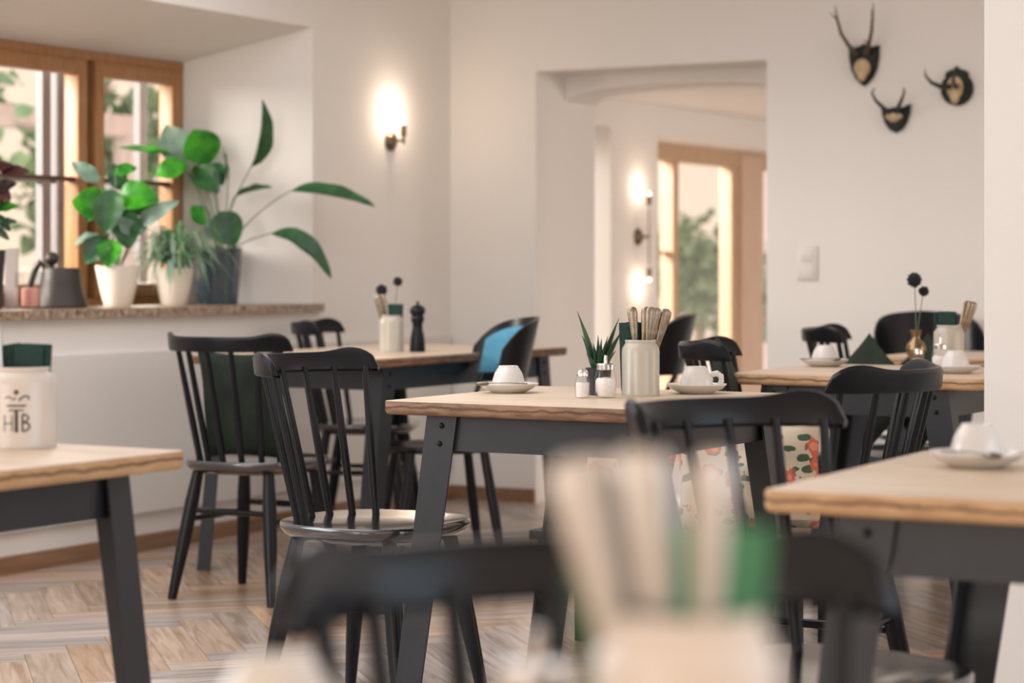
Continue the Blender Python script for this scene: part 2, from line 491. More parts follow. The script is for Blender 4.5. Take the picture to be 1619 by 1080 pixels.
# back wall with the passage: a square rebate in front and a flat arch behind it
bm = bmesh.new()
DX0, DX1 = -4.914, -3.779
box(bm, WX, DX0, WY, WY + .58, -.4, 2.7)
box(bm, DX1, 1.6, WY, WY + .58, -.4, 2.7)
box(bm, DX0, DX1, WY, WY + .28, 1.964, 2.7)
N = 24
arch = []
for i in range(N + 1):
    x = DX0 + (DX1 - DX0) * i / N
    u = (x - (DX0 + DX1) / 2) / ((DX1 - DX0) / 2)
    arch.append((x, 1.908 - .028 * u * u - .035 * abs(u) ** 9))
prism(bm, [(DX1, 2.7), (DX0, 2.7)] + arch, 1, WY + .28, WY + .58)
box(bm, DX0, DX1, WY, WY + .58, -.4, -.001)
struct('wall_back', bm, M['plaster'])
# wall end on the right, close to the camera
bm = bmesh.new(); box(bm, -1.43, 1.6, 4.5, 5.0, -.2, 2.7); struct('wall_right', bm, M['plaster'])
bm = bmesh.new(); box(bm, WX - .5, 1.6, .2, WY + .58, 2.6, 2.75); struct('ceiling', bm, M['ceiling'])

# floor of herringbone planks
bm = bmesh.new()
tl = bm.faces.layers.float_vector.new('tone')
gl_ = bm.loops.layers.float_vector.new('grain')
box(bm, WX - .3, 1.6, -1.2, WY + .3, -.12, -.006)
for f in bm.faces: f[tl] = (.2, .15, .1)
rnd = random.Random(3)
pw, plen, gap = .12, .60, .0006
ca = math.cos(PI / 4)


def rot45(x, y): return (x * ca - y * ca - 2.0, x * ca + y * ca + 4.0)


for j in range(-16, 17):
    for i in range(-75, 76):
        for kind in (0, 1):
            if kind == 0: x0, x1, y0, y1_ = i * pw, i * pw + plen, i * pw, (i + 1) * pw
            else: x0, x1, y0, y1_ = (i - 1) * pw, i * pw, i * pw, i * pw + plen
            x0 += j * plen; x1 += j * plen; y0 -= j * plen; y1_ -= j * plen
            cxx, cyy = rot45((x0 + x1) / 2, (y0 + y1_) / 2)
            if not (WX - .1 < cxx < 1.5 and -1.0 < cyy < WY + .1): continue
            q = [(x0 + gap, y0 + gap), (x1 - gap, y0 + gap), (x1 - gap, y1_ - gap), (x0 + gap, y1_ - gap)]
            vs = [bm.verts.new((*rot45(*p), 0)) for p in q]
            vb = [bm.verts.new((v.co.x, v.co.y, -.006)) for v in vs]
            f = bm.faces.new(vs)
            t = rnd.uniform(.78, 1.22); wv = rnd.uniform(-.06, .06)
            sheen = noise.noise(Vector((cxx * .75 + 3, cyy * .75, kind * .35))) * 1.6 + .75 + rnd.uniform(-.3, .3)
            sheen = min(1, max(0, sheen))      # grey-lilac floor sheen painted into groups of boards
            f[tl] = (t + wv, t * (1 + .27 * sheen), (t - wv) * (1 + .80 * sheen))
            off = rnd.uniform(0, 60)
            for lp, p in zip(f.loops, q):
                a, b2 = (p[0], p[1]) if kind == 0 else (p[1], p[0])
                lp[gl_] = (a * 3 + off, b2 * 42 + off, off)
            for k in range(4):
                s = bm.faces.new((vs[k], vb[k], vb[(k + 1) % 4], vs[(k + 1) % 4])); s[tl] = (.4, .3, .2)
struct('floor', bm, M['floor'])

# skirting and the wall panel under the window
bm = bmesh.new(); box(bm, WX, WX + .03, -1.0, WY, 0, .062); struct('baseboard_left', bm, M['skirt'])
bm = bmesh.new(); box(bm, WX + .03, DX0, WY - .02, WY, 0, .062); box(bm, DX1, 1.5, WY - .02, WY, 0, .062)
struct('baseboard_back', bm, M['skirt'])
bm = bmesh.new(); rbox(bm, WX - .002, WX + .022, 1.5, WY - .02, .142, .757, .006); struct('trim_1', bm, M['panel'])
# stone sill
bm = bmesh.new()
prism(bm, [(WX + .035, 5.56), (WX + .035, 7.79), (WX, 7.79), (WX, 7.745), (WX - .5, 7.495), (WX - .5, 5.855), (WX, 5.605), (WX, 5.56)], 2, .885, .918)
struct('trim_2', bm, M['granite'], label='speckled stone window sill')

# left window: outer frame, two honey wood casements with a thin glazing bar each
WPX = WX - .5
bm = bmesh.new()
Y0, Y1, Z0, Z1 = 5.85, 7.50, .918, 1.935
box(bm, WPX - .06, WPX + .01, Y0, Y0 + .035, Z0, Z1); box(bm, WPX - .06, WPX + .01, Y1 - .035, Y1, Z0, Z1)
box(bm, WPX - .06, WPX + .012, Y0, Y1, Z1 - .038, Z1); box(bm, WPX - .06, WPX + .012, Y0, Y1, Z0, Z0 + .03)
win = struct('window_1', bm, M['frame'])
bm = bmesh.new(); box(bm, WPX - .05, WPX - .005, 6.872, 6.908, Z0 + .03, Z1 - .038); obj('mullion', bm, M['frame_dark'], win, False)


def casement(ya, yb):
    b1 = bmesh.new(); x0, x1 = WPX - .045, WPX + .03; za, zb = Z0 + .03, Z1 - .04; t_ = .058
    rbox(b1, x0, x1, ya, ya + t_, za, zb, .006); rbox(b1, x0, x1, yb - t_, yb, za, zb, .006)
    rbox(b1, x0, x1 - .002, ya + .01, yb - .01, zb - t_, zb, .006); rbox(b1, x0, x1 - .002, ya + .01, yb - .01, za, za + t_, .006)
    c = obj('casement', b1, M['frame'], win)
    b1 = bmesh.new(); zc = 1.42
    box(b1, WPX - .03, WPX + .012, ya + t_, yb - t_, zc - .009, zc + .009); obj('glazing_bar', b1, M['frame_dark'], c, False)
    b1 = bmesh.new(); box(b1, WPX - .012, WPX - .008, ya + t_ - .01, yb - t_ + .01, za + t_ - .01, zb - t_ + .01); obj('pane', b1, M['glass'], c, False)
    return c


casement(5.887, 6.868); cs = casement(6.912, 7.463)
bm = bmesh.new(); tube(bm, [(WPX + .03, 6.94, 1.28), (WPX + .065, 6.94, 1.28), (WPX + .07, 6.94, 1.19)], .008); obj('window_handle', bm, M['iron'], cs)
# pale outer leaves of the box window
bm = bmesh.new(); xo = WPX - .2
for ya, yb in ((5.87, 6.87), (6.91, 7.48)):
    for a, b2 in ((ya, ya + .05), (yb - .05, yb)): box(bm, xo, xo + .035, a, b2, Z0 - .05, Z1)
    box(bm, xo, xo + .035, ya, yb, Z0 - .05, Z0 + .02); box(bm, xo, xo + .035, ya, yb, Z1 - .05, Z1)
    box(bm, xo, xo + .03, ya, yb, 1.41, 1.43)
obj('outer_leaf', bm, M['pale_out'], win, False)

# far room windows
bm = bmesh.new()
xf = WX - .3
for a, b2, mi in ((11.0, 11.06, 0), (11.84, 11.92, 0), (12.68, 12.80, 0), (12.80, 13.14, 1), (14.05, 14.12, 0)):
    box(bm, xf - .05, xf + .03 + .02 * mi, a, b2, .22, 1.78, mi)
box(bm, xf - .05, xf + .04, 11.0, 14.12, 1.70, 1.80); box(bm, xf - .05, xf + .04, 11.0, 14.12, .2, .29)
wf = struct('window_2', bm, [M['frame_mid'], M['frame_pink']])
bm = bmesh.new()
for a, b2 in ((11.06, 11.84), (13.14, 14.05)):
    for z in (.74, 1.16): box(bm, xf - .03, xf + .01, a, b2, z - .012, z + .012)
obj('glazing_bar', bm, M['frame_pink'], wf, False)
bm = bmesh.new()
for a, b2 in ((11.06, 11.84), (11.92, 12.68), (13.14, 14.05)): box(bm, xf - .012, xf - .008, a, b2, .28, 1.71)
obj('pane', bm, M['glass'], wf, False)
bm = bmesh.new()
for a, b2 in ((9.6, 9.66), (10.29, 10.35)): box(bm, xf - .05, xf, a, b2, .4, 1.82)
box(bm, xf - .05, xf, 9.6, 10.35, 1.76, 1.82); box(bm, xf - .05, xf, 9.6, 10.35, .4, .46)
wf3 = struct('window_3', bm, M['frame'])
bm = bmesh.new(); box(bm, xf - .032, xf - .028, 9.66, 10.29, .46, 1.76); obj('pane', bm, M['glass'], wf3, False)


# ------------------------------------------------------------------ outdoors beyond the panes
def tree(name, label, x, y, h, spread, n, seed, cat='tree', zc=None):
    rd = random.Random(seed)
    t_ = thing(name, label, cat, (x, y, -.5), 0)
    b1 = bmesh.new(); tube(b1, [(0, 0, 0), (.05, .03, h * .5), (.02, 0, h * .8)], [.09, .06, .03])
    br = []
    for k in range(9):
        a = rd.uniform(0, 2 * PI); z = h * rd.uniform(.35, .85); rr = spread * rd.uniform(.5, .95)
        e = Vector((rr * math.cos(a), rr * math.sin(a), z + h * rd.uniform(0, .2)))
        tube(b1, bez((.03, 0, z * .8), (rr * .5 * math.cos(a), rr * .5 * math.sin(a), z), e, 4), [.03, .02, .015, .01, .006], 5); br.append(e)
    obj('trunk', b1, M['trunk'], t_)
    b1 = bmesh.new()
    for k in range(n):
        e = br[rd.randrange(len(br))]
        c = e + Vector((rd.gauss(0, 1), rd.gauss(0, 1), rd.gauss(0, 1))) * spread * .30
        d = Vector((rd.gauss(0, 1), rd.gauss(0, 1), rd.gauss(0, 1))).normalized()
        leaf(b1, c, c + d * .17, .12, (rd.gauss(0, 1), rd.gauss(0, 1), 1.2), .2, .1, n=3)
    obj('foliage', b1, M['tree_leaf'], t_)


tree('garden_tree', 'leafy pale green tree seen through the left pane of the big window', -10.6, 10.0, 3.6, .75, 1500, 4)
tree('garden_tree', 'thin pale green tree behind the grey beam outside the right pane', -11.2, 13.3, 3.8, .5, 800, 5)
tree('garden_bush', 'green bush outside the far room window', -10.3, 22.2, 1.95, .62, 1100, 6, 'bush')
tree('garden_bush', 'bluish green bush at the far right strip of the far room window', -8.6, 20.9, 1.8, .45, 500, 8, 'bush')
t = thing('garden_pergola', 'grey wooden beam on posts outside the right pane', 'pergola', (-9.6, 10.7, -.4), 0)
bm = bmesh.new(); box(bm, -.06, .06, -.55, 1.0, 2.35, 2.49); obj('beam', bm, M['grey_out'], t, False)
for yy in (.22, .95):
    bm = bmesh.new(); box(bm, -.05, .05, yy - .05, yy + .05, 0, 2.35); obj('post', bm, M['grey_out'], t, False)


# ------------------------------------------------------------------ tables
def table(label, x0, x1, y0, y1, edge, rz=0., along_y=False):
    """steel frame table: reclaimed board top, apron and four flanged legs that splay along X"""
    cx_, cy_ = (x0 + x1) / 2, (y0 + y1) / 2
    t_ = thing('dining_table', label, 'table', (cx_, cy_, 0), rz)
    hx, hy = (x1 - x0) / 2, (y1 - y0) / 2
    if along_y: hx, hy = hy, hx; t_.rotation_euler = (0, 0, math.radians(90 + rz))
    b1 = bmesh.new(); b2 = bmesh.new(); box(b2, -hx, hx, -hy, hy, .728, .76)
    vert = [e for e in b2.edges if abs(e.verts[0].co.z - e.verts[1].co.z) > .01]
    bmesh.ops.bevel(b2, geom=vert, offset=.014, segments=4, affect='EDGES', profile=.5)
    hor = [e for e in b2.edges if e.verts[0].co.z < .73 and e.verts[1].co.z < .73]
    bmesh.ops.bevel(b2, geom=hor, offset=.010, segments=3, affect='EDGES', profile=.5)
    hor = [e for e in b2.edges if e.verts[0].co.z > .7599 and e.verts[1].co.z > .7599]
    bmesh.ops.bevel(b2, geom=hor, offset=.003, segments=2, affect='EDGES', profile=.5)
    bmesh.ops.recalc_face_normals(b2, faces=b2.faces)
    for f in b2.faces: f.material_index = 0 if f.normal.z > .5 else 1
    merge(b1, b2)
    obj('tabletop', b1, [M['top'], edge], t_)
    ix, iy = hx - .10, hy - .03
    b1 = bmesh.new()
    for s in (-1, 1):
        box(b1, -ix + .01, ix - .01, s * (iy - .012) - .003, s * (iy - .012) + .003, .648, .727)
        box(b1, s * (ix - .012) - .003, s * (ix - .012) + .003, -iy + .01, iy - .01, .648, .727)
    obj('apron', b1, M['steel'], t_, False)
    for sx in (-1, 1):
        for sy in (-1, 1):
            b1 = bmesh.new(); th = .006; fw = .080; fd = .055; rings = []
            for z, sh in ((0, .100), (.7275, 0)):
                xo_ = ix + sh; w2 = fw if z > .1 else .066
                pl = [(xo_, iy), (xo_ - w2, iy), (xo_ - w2, iy - th), (xo_ - th, iy - th), (xo_ - th, iy - fd), (xo_, iy - fd)]
                rings.append([b1.verts.new((sx * a, sy * c, z)) for a, c in pl])
            b1.faces.new(rings[0]); b1.faces.new(rings[1])
            for k in range(6): b1.faces.new((rings[0][k], rings[0][(k + 1) % 6], rings[1][(k + 1) % 6], rings[1][k]))
            lg = obj('leg', b1, M['steel'], t_, False)
            for z in (.705, .664):
                xb = sx * (ix + .1 * (1 - z / .7275) - .043)
                b1 = bmesh.new(); ball(b1, (xb, sy * (iy + .001), z), .0068, 2, 1, .6, 1)
                obj('bolt', b1, M['bolt'], lg)
    return t_


table('square board table in the middle with the cup and succulent, its end facing us', -2.787, -2.03, 4.305, 5.05, M['edge'])
table('wooden table at the right edge with one upturned cup near its corner', -1.22, -.44, 2.83, 3.57, M['edge_y'], 2)
table('wooden table at the left edge carrying the printed jar', -3.10, -2.31, 2.20, 2.965, M['edge_y'], -1)
table('long wooden table by the left wall with the pepper mill', -4.88, -4.10, 6.285, 7.66, M['edge'], 0, True)
table('wooden table behind the middle one with the brass vase', -2.66, -1.90, 5.94, 6.70, M['edge_y'])
table('farthest wooden table below the antlers, half behind the brass vase', -2.74, -1.95, 7.33, 8.02, M['edge_y'])
table('table nearest to the camera under the blurred jar', -.98, -.22, .42, 1.155, M['edge_y'])


# ------------------------------------------------------------------ spindle chairs
def arc(cx_, ax, ay, th): return Vector((cx_ - ax * math.cos(th), ay * math.sin(th), 0))


def make_chair(label):
    t_ = thing('dining_chair', label, 'chair')
    # seat: rounded saddle
    b1 = bmesh.new(); n = 40
    def outline(a, s):
        c, s_ = math.cos(a), math.sin(a); p = 3.0
        r_ = 1 / (abs(c) ** p + abs(s_) ** p) ** (1 / p)
        x = .212 * r_ * c; y = .218 * r_ * s_ * (1 - .10 * (c < 0) * abs(c))
        return x * s, y * s
    rings = []
    for s, z in ((.0, .436), (.35, .437), (.7, .441), (.92, .449), (.985, .450), (1.0, .445), (1.0, .436), (.965, .424), (.87, .408), (.5, .404), (0, .404)):
        if s == 0: rings.append([b1.verts.new((0, 0, z))])
        else: rings.append([b1.verts.new((*outline(2 * PI * k / n, s), z)) for k in range(n)])
    for a, b_ in zip(rings, rings[1:]):
        for k in range(n):
            k2 = (k + 1) % n
            if len(a) == 1: b1.faces.new((a[0], b_[k], b_[k2]))
            elif len(b_) == 1: b1.faces.new((a[k], a[k2], b_[0]))
            else: b1.faces.new((a[k], a[k2], b_[k2], b_[k]))
    obj('seat', b1, M['seat'], t_)
    legs = {}
    for sx in (-1, 1):
        for sy in (-1, 1):
            p0 = Vector((sx * .130, sy * .135, .42)); p1 = Vector((sx * .198, sy * .192, 0)); legs[sx, sy] = (p0, p1)
            b1 = bmesh.new(); tube(b1, [p0.lerp(p1, k) for k in (0, .25, .55, .8, 1)], [.0175, .0225, .022, .018, .0145], 12)
            obj('leg', b1, M['black'], t_)
    def at(k, z): a, b_ = legs[k]; return a.lerp(b_, 1 - z / .42)
    for s in (-1, 1):
        b1 = bmesh.new(); tube(b1, [at((-1, s), .255), at((-1, s), .255).lerp(at((1, s), .255), .5), at((1, s), .255)], [.008, .011, .008], 8)
        obj('stretcher', b1, M['black'], t_)
        b1 = bmesh.new(); tube(b1, [at((s, -1), .285), at((s, -1), .285).lerp(at((s, 1), .285), .5), at((s, 1), .285)], [.008, .011, .008], 8)
        obj('stretcher', b1, M['black'], t_)
    for k in range(7):
        th = math.radians(-66 + 22 * k)
        a = arc(-.035, .150, .170, th); a.z = .442
        c = arc(-.075, .205, .218, th); c.z = .815
        b1 = bmesh.new(); tube(b1, [a, a.lerp(c, .35), c], [.0100, .0108, .0085], 10)
        obj('spindle', b1, M['black'], t_)
    # crest rail
    b1 = bmesh.new(); n = 36; rings = []; T = 74
    for i in range(n + 1):
        d = -T + 2 * T * i / n; th = math.radians(d); u = abs(d) / T
        c = arc(-.075, .213, .232, th)
        nrm = Vector((-math.cos(th) * .232, math.sin(th) * .213, 0)).normalized()
        zb = .802; zt = .850 + .012 * math.exp(-((u - .74) / .16) ** 2)
        if u > .82: zt = zb + .012 + (zt - zb - .012) * math.sqrt(max(0, 1 - ((u - .82) / .18) ** 2))
        ho = .012
        lean = .10
        ring = []
        for q, z in ((-ho, zb + .005), (-ho + .004, zb), (ho - .004, zb), (ho, zb + .005), (ho, zt - .008), (ho - .006, zt), (-ho + .009, zt), (-ho + .002, zt - .014)):
            p = c + nrm * (q + (z - zb) * lean); ring.append(b1.verts.new((p.x, p.y, z)))
        rings.append(ring)
    m_ = len(rings[0])
    for i in range(n):
        for k in range(m_): b1.faces.new((rings[i][k], rings[i][(k + 1) % m_], rings[i + 1][(k + 1) % m_], rings[i + 1][k]))
    b1.faces.new(rings[0]); b1.faces.new(rings[-1])
    obj('crest_rail', b1, M['black'], t_)
    return t_


G1 = None
c0 = make_chair('black spindle chair left of the middle table, in sharp focus, its back to the left')
c0.location = (-2.99, 4.58, 0); c0.rotation_euler = (0, 0, 0)
CH = [((-1.865, 4.585), 181, 'black spindle chair right of the middle table, its back beside the white wall end'),
      ((-1.281, 3.194), -20, 'black spindle chair just in front of the middle table, tucked under the right edge table'),
      ((-.645, 1.327), -47, 'strongly blurred black chair right behind the foreground jar'),
      ((-4.31, 5.90), 92, 'black spindle chair with a green cushion at the near end of the long table'),
      ((-4.95, 7.52), 22, 'small-looking black chair under the stone sill between long table and left wall'),
      ((-2.515, 6.02), 20, 'black chair in front of the passage with a green cushion corner above its rail'),
      ((-2.80, 7.66), 18, 'farthest small black chair, left of the farthest table below the light switch')]
for (x, y), a, lab in CH: dup(c0, lab, (x, y, 0), a)


# broad-backed chairs with a solid curved back
def make_shell(label, reflection=True):
    t_ = thing('broad_backed_chair', label, 'chair')
    b1 = bmesh.new(); n = 32; prof = [(0, .44), (.12, .441), (.19, .449), (.205, .447), (.208, .438), (.19, .425), (0, .42)]
    lathe(b1, prof, n); obj('seat', b1, M['black'], t_)
    for sx in (-1, 1):
        for sy in (-1, 1):
            b1 = bmesh.new(); tube(b1, [(sx * .13, sy * .13, .43), (sx * .16, sy * .16, .22), (sx * .19, sy * .18, 0)], [.016, .018, .013], 10)
            obj('leg', b1, M['black'], t_)
    b1 = bmesh.new(); fr_, bk = [], []
    nu, nv = 22, 10
    for i in range(nu + 1):
        d = -78 + 156 * i / nu; th = math.radians(d); u = abs(d) / 78
        zt = .895 - .09 * u ** 5 - .02 * u
        r0, r1 = [], []
        for j in range(nv + 1):
            v = j / nv; z = .66 + (zt - .66) * v
            if u > .8: z = max(z, .66 + .05 * ((u - .8) / .2))
            ln = .06 + .09 * (z - .45) / .4
            c = arc(-ln, .185, .215, th); nn = Vector((-math.cos(th), math.sin(th), 0))
            r0.append(b1.verts.new((c.x, c.y, z))); q = c + nn * .013; r1.append(b1.verts.new((q.x, q.y, z)))
        fr_.append(r0); bk.append(r1)
    for i in range(nu):
        for j in range(nv):
            b1.faces.new((fr_[i][j], fr_[i + 1][j], fr_[i + 1][j + 1], fr_[i][j + 1]))
            b1.faces.new((bk[i][j], bk[i][j + 1], bk[i + 1][j + 1], bk[i + 1][j]))
        for j in (0, nv): b1.faces.new((fr_[i][j], fr_[i + 1][j], bk[i + 1][j], bk[i][j]))
    for i in (0, nu):
        for j in range(nv): b1.faces.new((fr_[i][j], fr_[i][j + 1], bk[i][j + 1], bk[i][j]))
    obj('backrest', b1, M['black'], t_)
    if reflection:  # blue reflection on the backrest, built as a coloured layer
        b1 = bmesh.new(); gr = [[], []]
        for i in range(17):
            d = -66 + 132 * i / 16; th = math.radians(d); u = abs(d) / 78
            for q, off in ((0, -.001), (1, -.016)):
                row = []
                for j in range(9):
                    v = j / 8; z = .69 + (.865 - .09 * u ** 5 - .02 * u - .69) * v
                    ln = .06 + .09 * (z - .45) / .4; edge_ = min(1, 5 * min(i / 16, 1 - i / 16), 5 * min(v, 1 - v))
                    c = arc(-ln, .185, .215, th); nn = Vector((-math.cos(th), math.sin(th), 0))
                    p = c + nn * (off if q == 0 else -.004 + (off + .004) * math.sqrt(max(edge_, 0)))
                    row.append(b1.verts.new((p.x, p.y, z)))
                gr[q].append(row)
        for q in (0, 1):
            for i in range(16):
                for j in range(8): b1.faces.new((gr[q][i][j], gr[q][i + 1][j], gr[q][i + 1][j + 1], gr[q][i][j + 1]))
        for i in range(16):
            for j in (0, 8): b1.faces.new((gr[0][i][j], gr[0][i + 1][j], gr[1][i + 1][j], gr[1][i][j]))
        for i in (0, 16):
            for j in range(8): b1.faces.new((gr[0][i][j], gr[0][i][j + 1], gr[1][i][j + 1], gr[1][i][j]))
        obj('back_reflection', b1, M['blue_reflection'], t_)['label'] = 'painted blue pad inside the black backrest'
    for s in (-60, -20, 20, 60):
        a = arc(-.03, .14, .165, math.radians(s)); a.z = .44; c = arc(-.112, .190, .22, math.radians(s)); c.z = .69
        b1 = bmesh.new(); tube(b1, [a, c], .009, 8); obj('back_post', b1, M['black'], t_)
    return t_


s0 = make_shell('broad-backed black chair with a painted blue pad, right side of the long table')
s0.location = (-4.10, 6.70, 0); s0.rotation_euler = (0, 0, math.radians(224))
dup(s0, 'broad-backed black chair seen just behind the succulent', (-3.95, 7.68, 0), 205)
s1 = make_shell('broad-backed all-black chair behind the farthest table and the brass vase', False)
s1.location = (-2.86, 8.40, 0); s1.rotation_euler = (0, 0, math.radians(-62))


# ------------------------------------------------------------------ cushions and the floral bench
def cushion(label, loc, w_, h_, t_, rot, m_, seed=0, cat='cushion', crease=.006):
    b1 = bmesh.new(); pillow(b1, w_, h_, t_, 14, crease, seed)
    o = obj('cushion', b1, m_); o.location = loc; o.rotation_euler = [math.radians(a) for a in rot]
    return tag(o, label, cat)


def chair_local(x, y, rz, lx, ly):
    a = math.radians(rz); return (x + lx * math.cos(a) - ly * math.sin(a), y + lx * math.sin(a) + ly * math.cos(a))


x, y = chair_local(-4.31, 5.90, 92, -.075, 0)
cushion('moss green cushion leaning inside the chair at the near end of the long table', (x, y, .625), .33, .36, .10, (0, -8, 92), M['green_cloth'], 2)
x, y = chair_local(-2.515, 6.02, 20, -.15, -.01)
cushion('green cushion set corner-up in the chair in front of the passage', (x, y, .665), .30, .30, .08, (38, -12, 20), M['green_cloth'], 3)


def bench(label, loc, L, z):
    t_ = thing('bench', label, 'bench', loc)
    b1 = bmesh.new(); rbox(b1, -L / 2, L / 2, -.14, .14, z - .03, z, .006); obj('seat', b1, M['black'], t_)
    for s in (-1, 1):
        for q in (-1, 1):
            b1 = bmesh.new(); rbox(b1, s * (L / 2 - .04) - .018, s * (L / 2 - .04) + .018, q * .11 - .018, q * .11 + .018, 0, z - .03, .003)
            obj('leg', b1, M['black'], t_)


bench('low dark bench under the two floral cushions behind the middle table', (-2.60, 5.53, 0), .82, .34)
cushion('floral cushion with a coral flower, right one of two behind the middle table', (-2.40, 5.51, .500), .42, .30, .13, (6, -14, -82), M['floral'], 5, crease=.022)
cushion('floral cushion with dark leaves, left one of two behind the middle table', (-2.81, 5.53, .500), .40, .30, .12, (-4, -12, -96), M['floral'], 8, crease=.022)
bench('low dark bench between the table with the brass vase and the farthest table', (-2.50, 7.02, 0), .6, .45)
cushion('green cushion standing corner-up before the farthest table, left of two', (-2.615, 6.99, .655), .28, .28, .09, (45, -6, -80), M['green_cloth'], 11)
cushion('green cushion standing corner-up before the farthest table, right of two', (-2.46, 7.09, .655), .28, .28, .09, (42, -4, -98), M['green_cloth'], 12)


# ------------------------------------------------------------------ cups and saucers
def make_cup(label):
    t_ = thing('coffee_cup', label, 'cup')
    b1 = bmesh.new()
    lathe(b1, [(.0385, .0), (.0415, .0), (.0422, .006), (.0395, .024), (.034, .042), (.0275, .053), (.0245, .057), (.0235, .0605), (.020, .0605), (.019, .0585), (0, .0585)], 40)
    lathe(b1, [(.0385, .0), (.037, .022), (.031, .042), (.02, .052), (0, .054)], 40)
    obj('bowl', b1, M['china'], t_)
    b1 = bmesh.new()
    tube(b1, [(.035, 0, .040), (.050, 0, .043), (.060, 0, .036), (.0605, 0, .024), (.054, 0, .013), (.038, 0, .011)], [.0045, .005, .0048, .0045, .0045, .004], 8, 1.5)
    obj('handle', b1, M['china'], t_)
    return t_


def make_saucer(label):
    b1 = bmesh.new()
    lathe(b1, [(0, .005), (.030, .005), (.036, .008), (.055, .014), (.070, .0225), (.0735, .0235), (.0735, .0215), (.062, .011), (.042, .002), (.038, 0), (0, .001)], 48)
    o = obj('saucer', b1, M['china']); return tag(o, label, 'saucer')


def make_spoon(label):
    t_ = thing('teaspoon', label, 'spoon')
    b1 = bmesh.new(); tube(b1, [(-.065, 0, .002), (-.02, 0, .004), (.03, 0, .003)], [.005, .0022, .0028], 8, .45); obj('handle', b1, M['spoon'], t_)
    b1 = bmesh.new(); ball(b1, (.045, 0, .002), .018, 2, 1, .62, .30); obj('bowl', b1, M['spoon'], t_)
    return t_


cup0 = saucer0 = spoon0 = None
PL = [(-2.70, 4.735, 120, True, 'on the left of the middle table', -150),
      (-2.285, 4.93, 28, False, 'on the right rear of the middle table', 0),
      (-1.06, 3.30, 120, True, 'on the table at the right edge', -30),
      (-2.575, 6.50, 120, True, 'on the left of the table with the brass vase', 10),
      (-2.075, 6.26, 120, False, 'in front of the stoneware jar beside the white wall end', 0),
      (-.785, 1.095, 120, False, 'on the nearest table, a blurred white shape', 0)]
for (x, y, a, sp, where, sa) in PL:
    z = .760
    ls = 'white china saucer ' + where; lc = 'white cup turned upside down ' + where
    if saucer0 is None:
        saucer0 = make_saucer(ls); saucer0.location = (x, y, z); cup0 = make_cup(lc); cup0.location = (x, y, z + .0055)
        cup0.rotation_euler = (0, 0, math.radians(a))
    else:
        dup(saucer0, ls, (x, y, z)); dup(cup0, lc, (x, y, z + .0055), a)
    if sp:
        l = 'teaspoon lying on the saucer ' + where
        ang = math.radians(sa); px, py = x - .018 * COS - .050 * (-SIN), y - .018 * SIN - .050 * COS
        if spoon0 is None: spoon0 = make_spoon(l); s_ = spoon0
        else: s_ = dup(spoon0, l, (0, 0, 0))
        s_.location = (px, py, z + .0225); s_.rotation_euler = (0, 0, math.radians(sa))


# ------------------------------------------------------------------ stoneware jars with cutlery and napkins
def make_jar(label, m_, rs=1.0):
    b1 = bmesh.new()
    lathe(b1, [(0, .004), (.040, .004), (.041, 0), (.0455, 0), (.0465, .004), (.0455, .008), (.0458, .105), (.0445, .114), (.040, .122), (.0375, .126), (.0385, .131), (.0375, .134), (.034, .132), (.034, .122), (.041, .108), (.041, .010), (0, .010)], 48)
    if rs != 1: bmesh.ops.scale(b1, vec=(rs, rs, 1.02), verts=b1.verts)
    o = obj('stoneware_jar', b1, m_); return tag(o, label, 'jar')


def make_handle(label, m_):
    """one piece of cutlery standing in a jar, only its handle shows"""
    b1 = bmesh.new()
    tube(b1, [(0, 0, 0), (0, 0, .05), (0, 0, .10), (0, 0, .15), (0, 0, .185), (0, 0, .196), (0, 0, .2)], [.004, .0035, .005, .0095, .012, .0105, .005], 12, .42)
    o = obj('cutlery_handle', b1, m_); return tag(o, label, 'cutlery')


def make_napkin(label, m_, w_=.048, h_=.162):
    b1 = bmesh.new()
    for k in range(4):
        x0 = k * .0022; dz = -.004 * (k % 2)
        rbox(b1, x0, x0 + .0018, -w_ / 2, w_ / 2 - .003 * (k % 3), 0, h_ + dz, .0006, 1)
    o = obj('paper_napkin', b1, m_); return tag(o, label, 'napkin')


jar0 = None
hand0 = {}
nap = {}


def place(o, loc, lean=0., az=0., spin=0.):
    """stand o at loc, lean it by `lean` degrees towards compass direction az"""
    a = math.radians(az)
    ax = Vector((-math.sin(a), math.cos(a), 0))
    o.rotation_euler = (Matrix.Rotation(math.radians(lean), 3, ax) @ Matrix.Rotation(math.radians(spin), 3, 'Z')).to_euler()
    o.location = loc


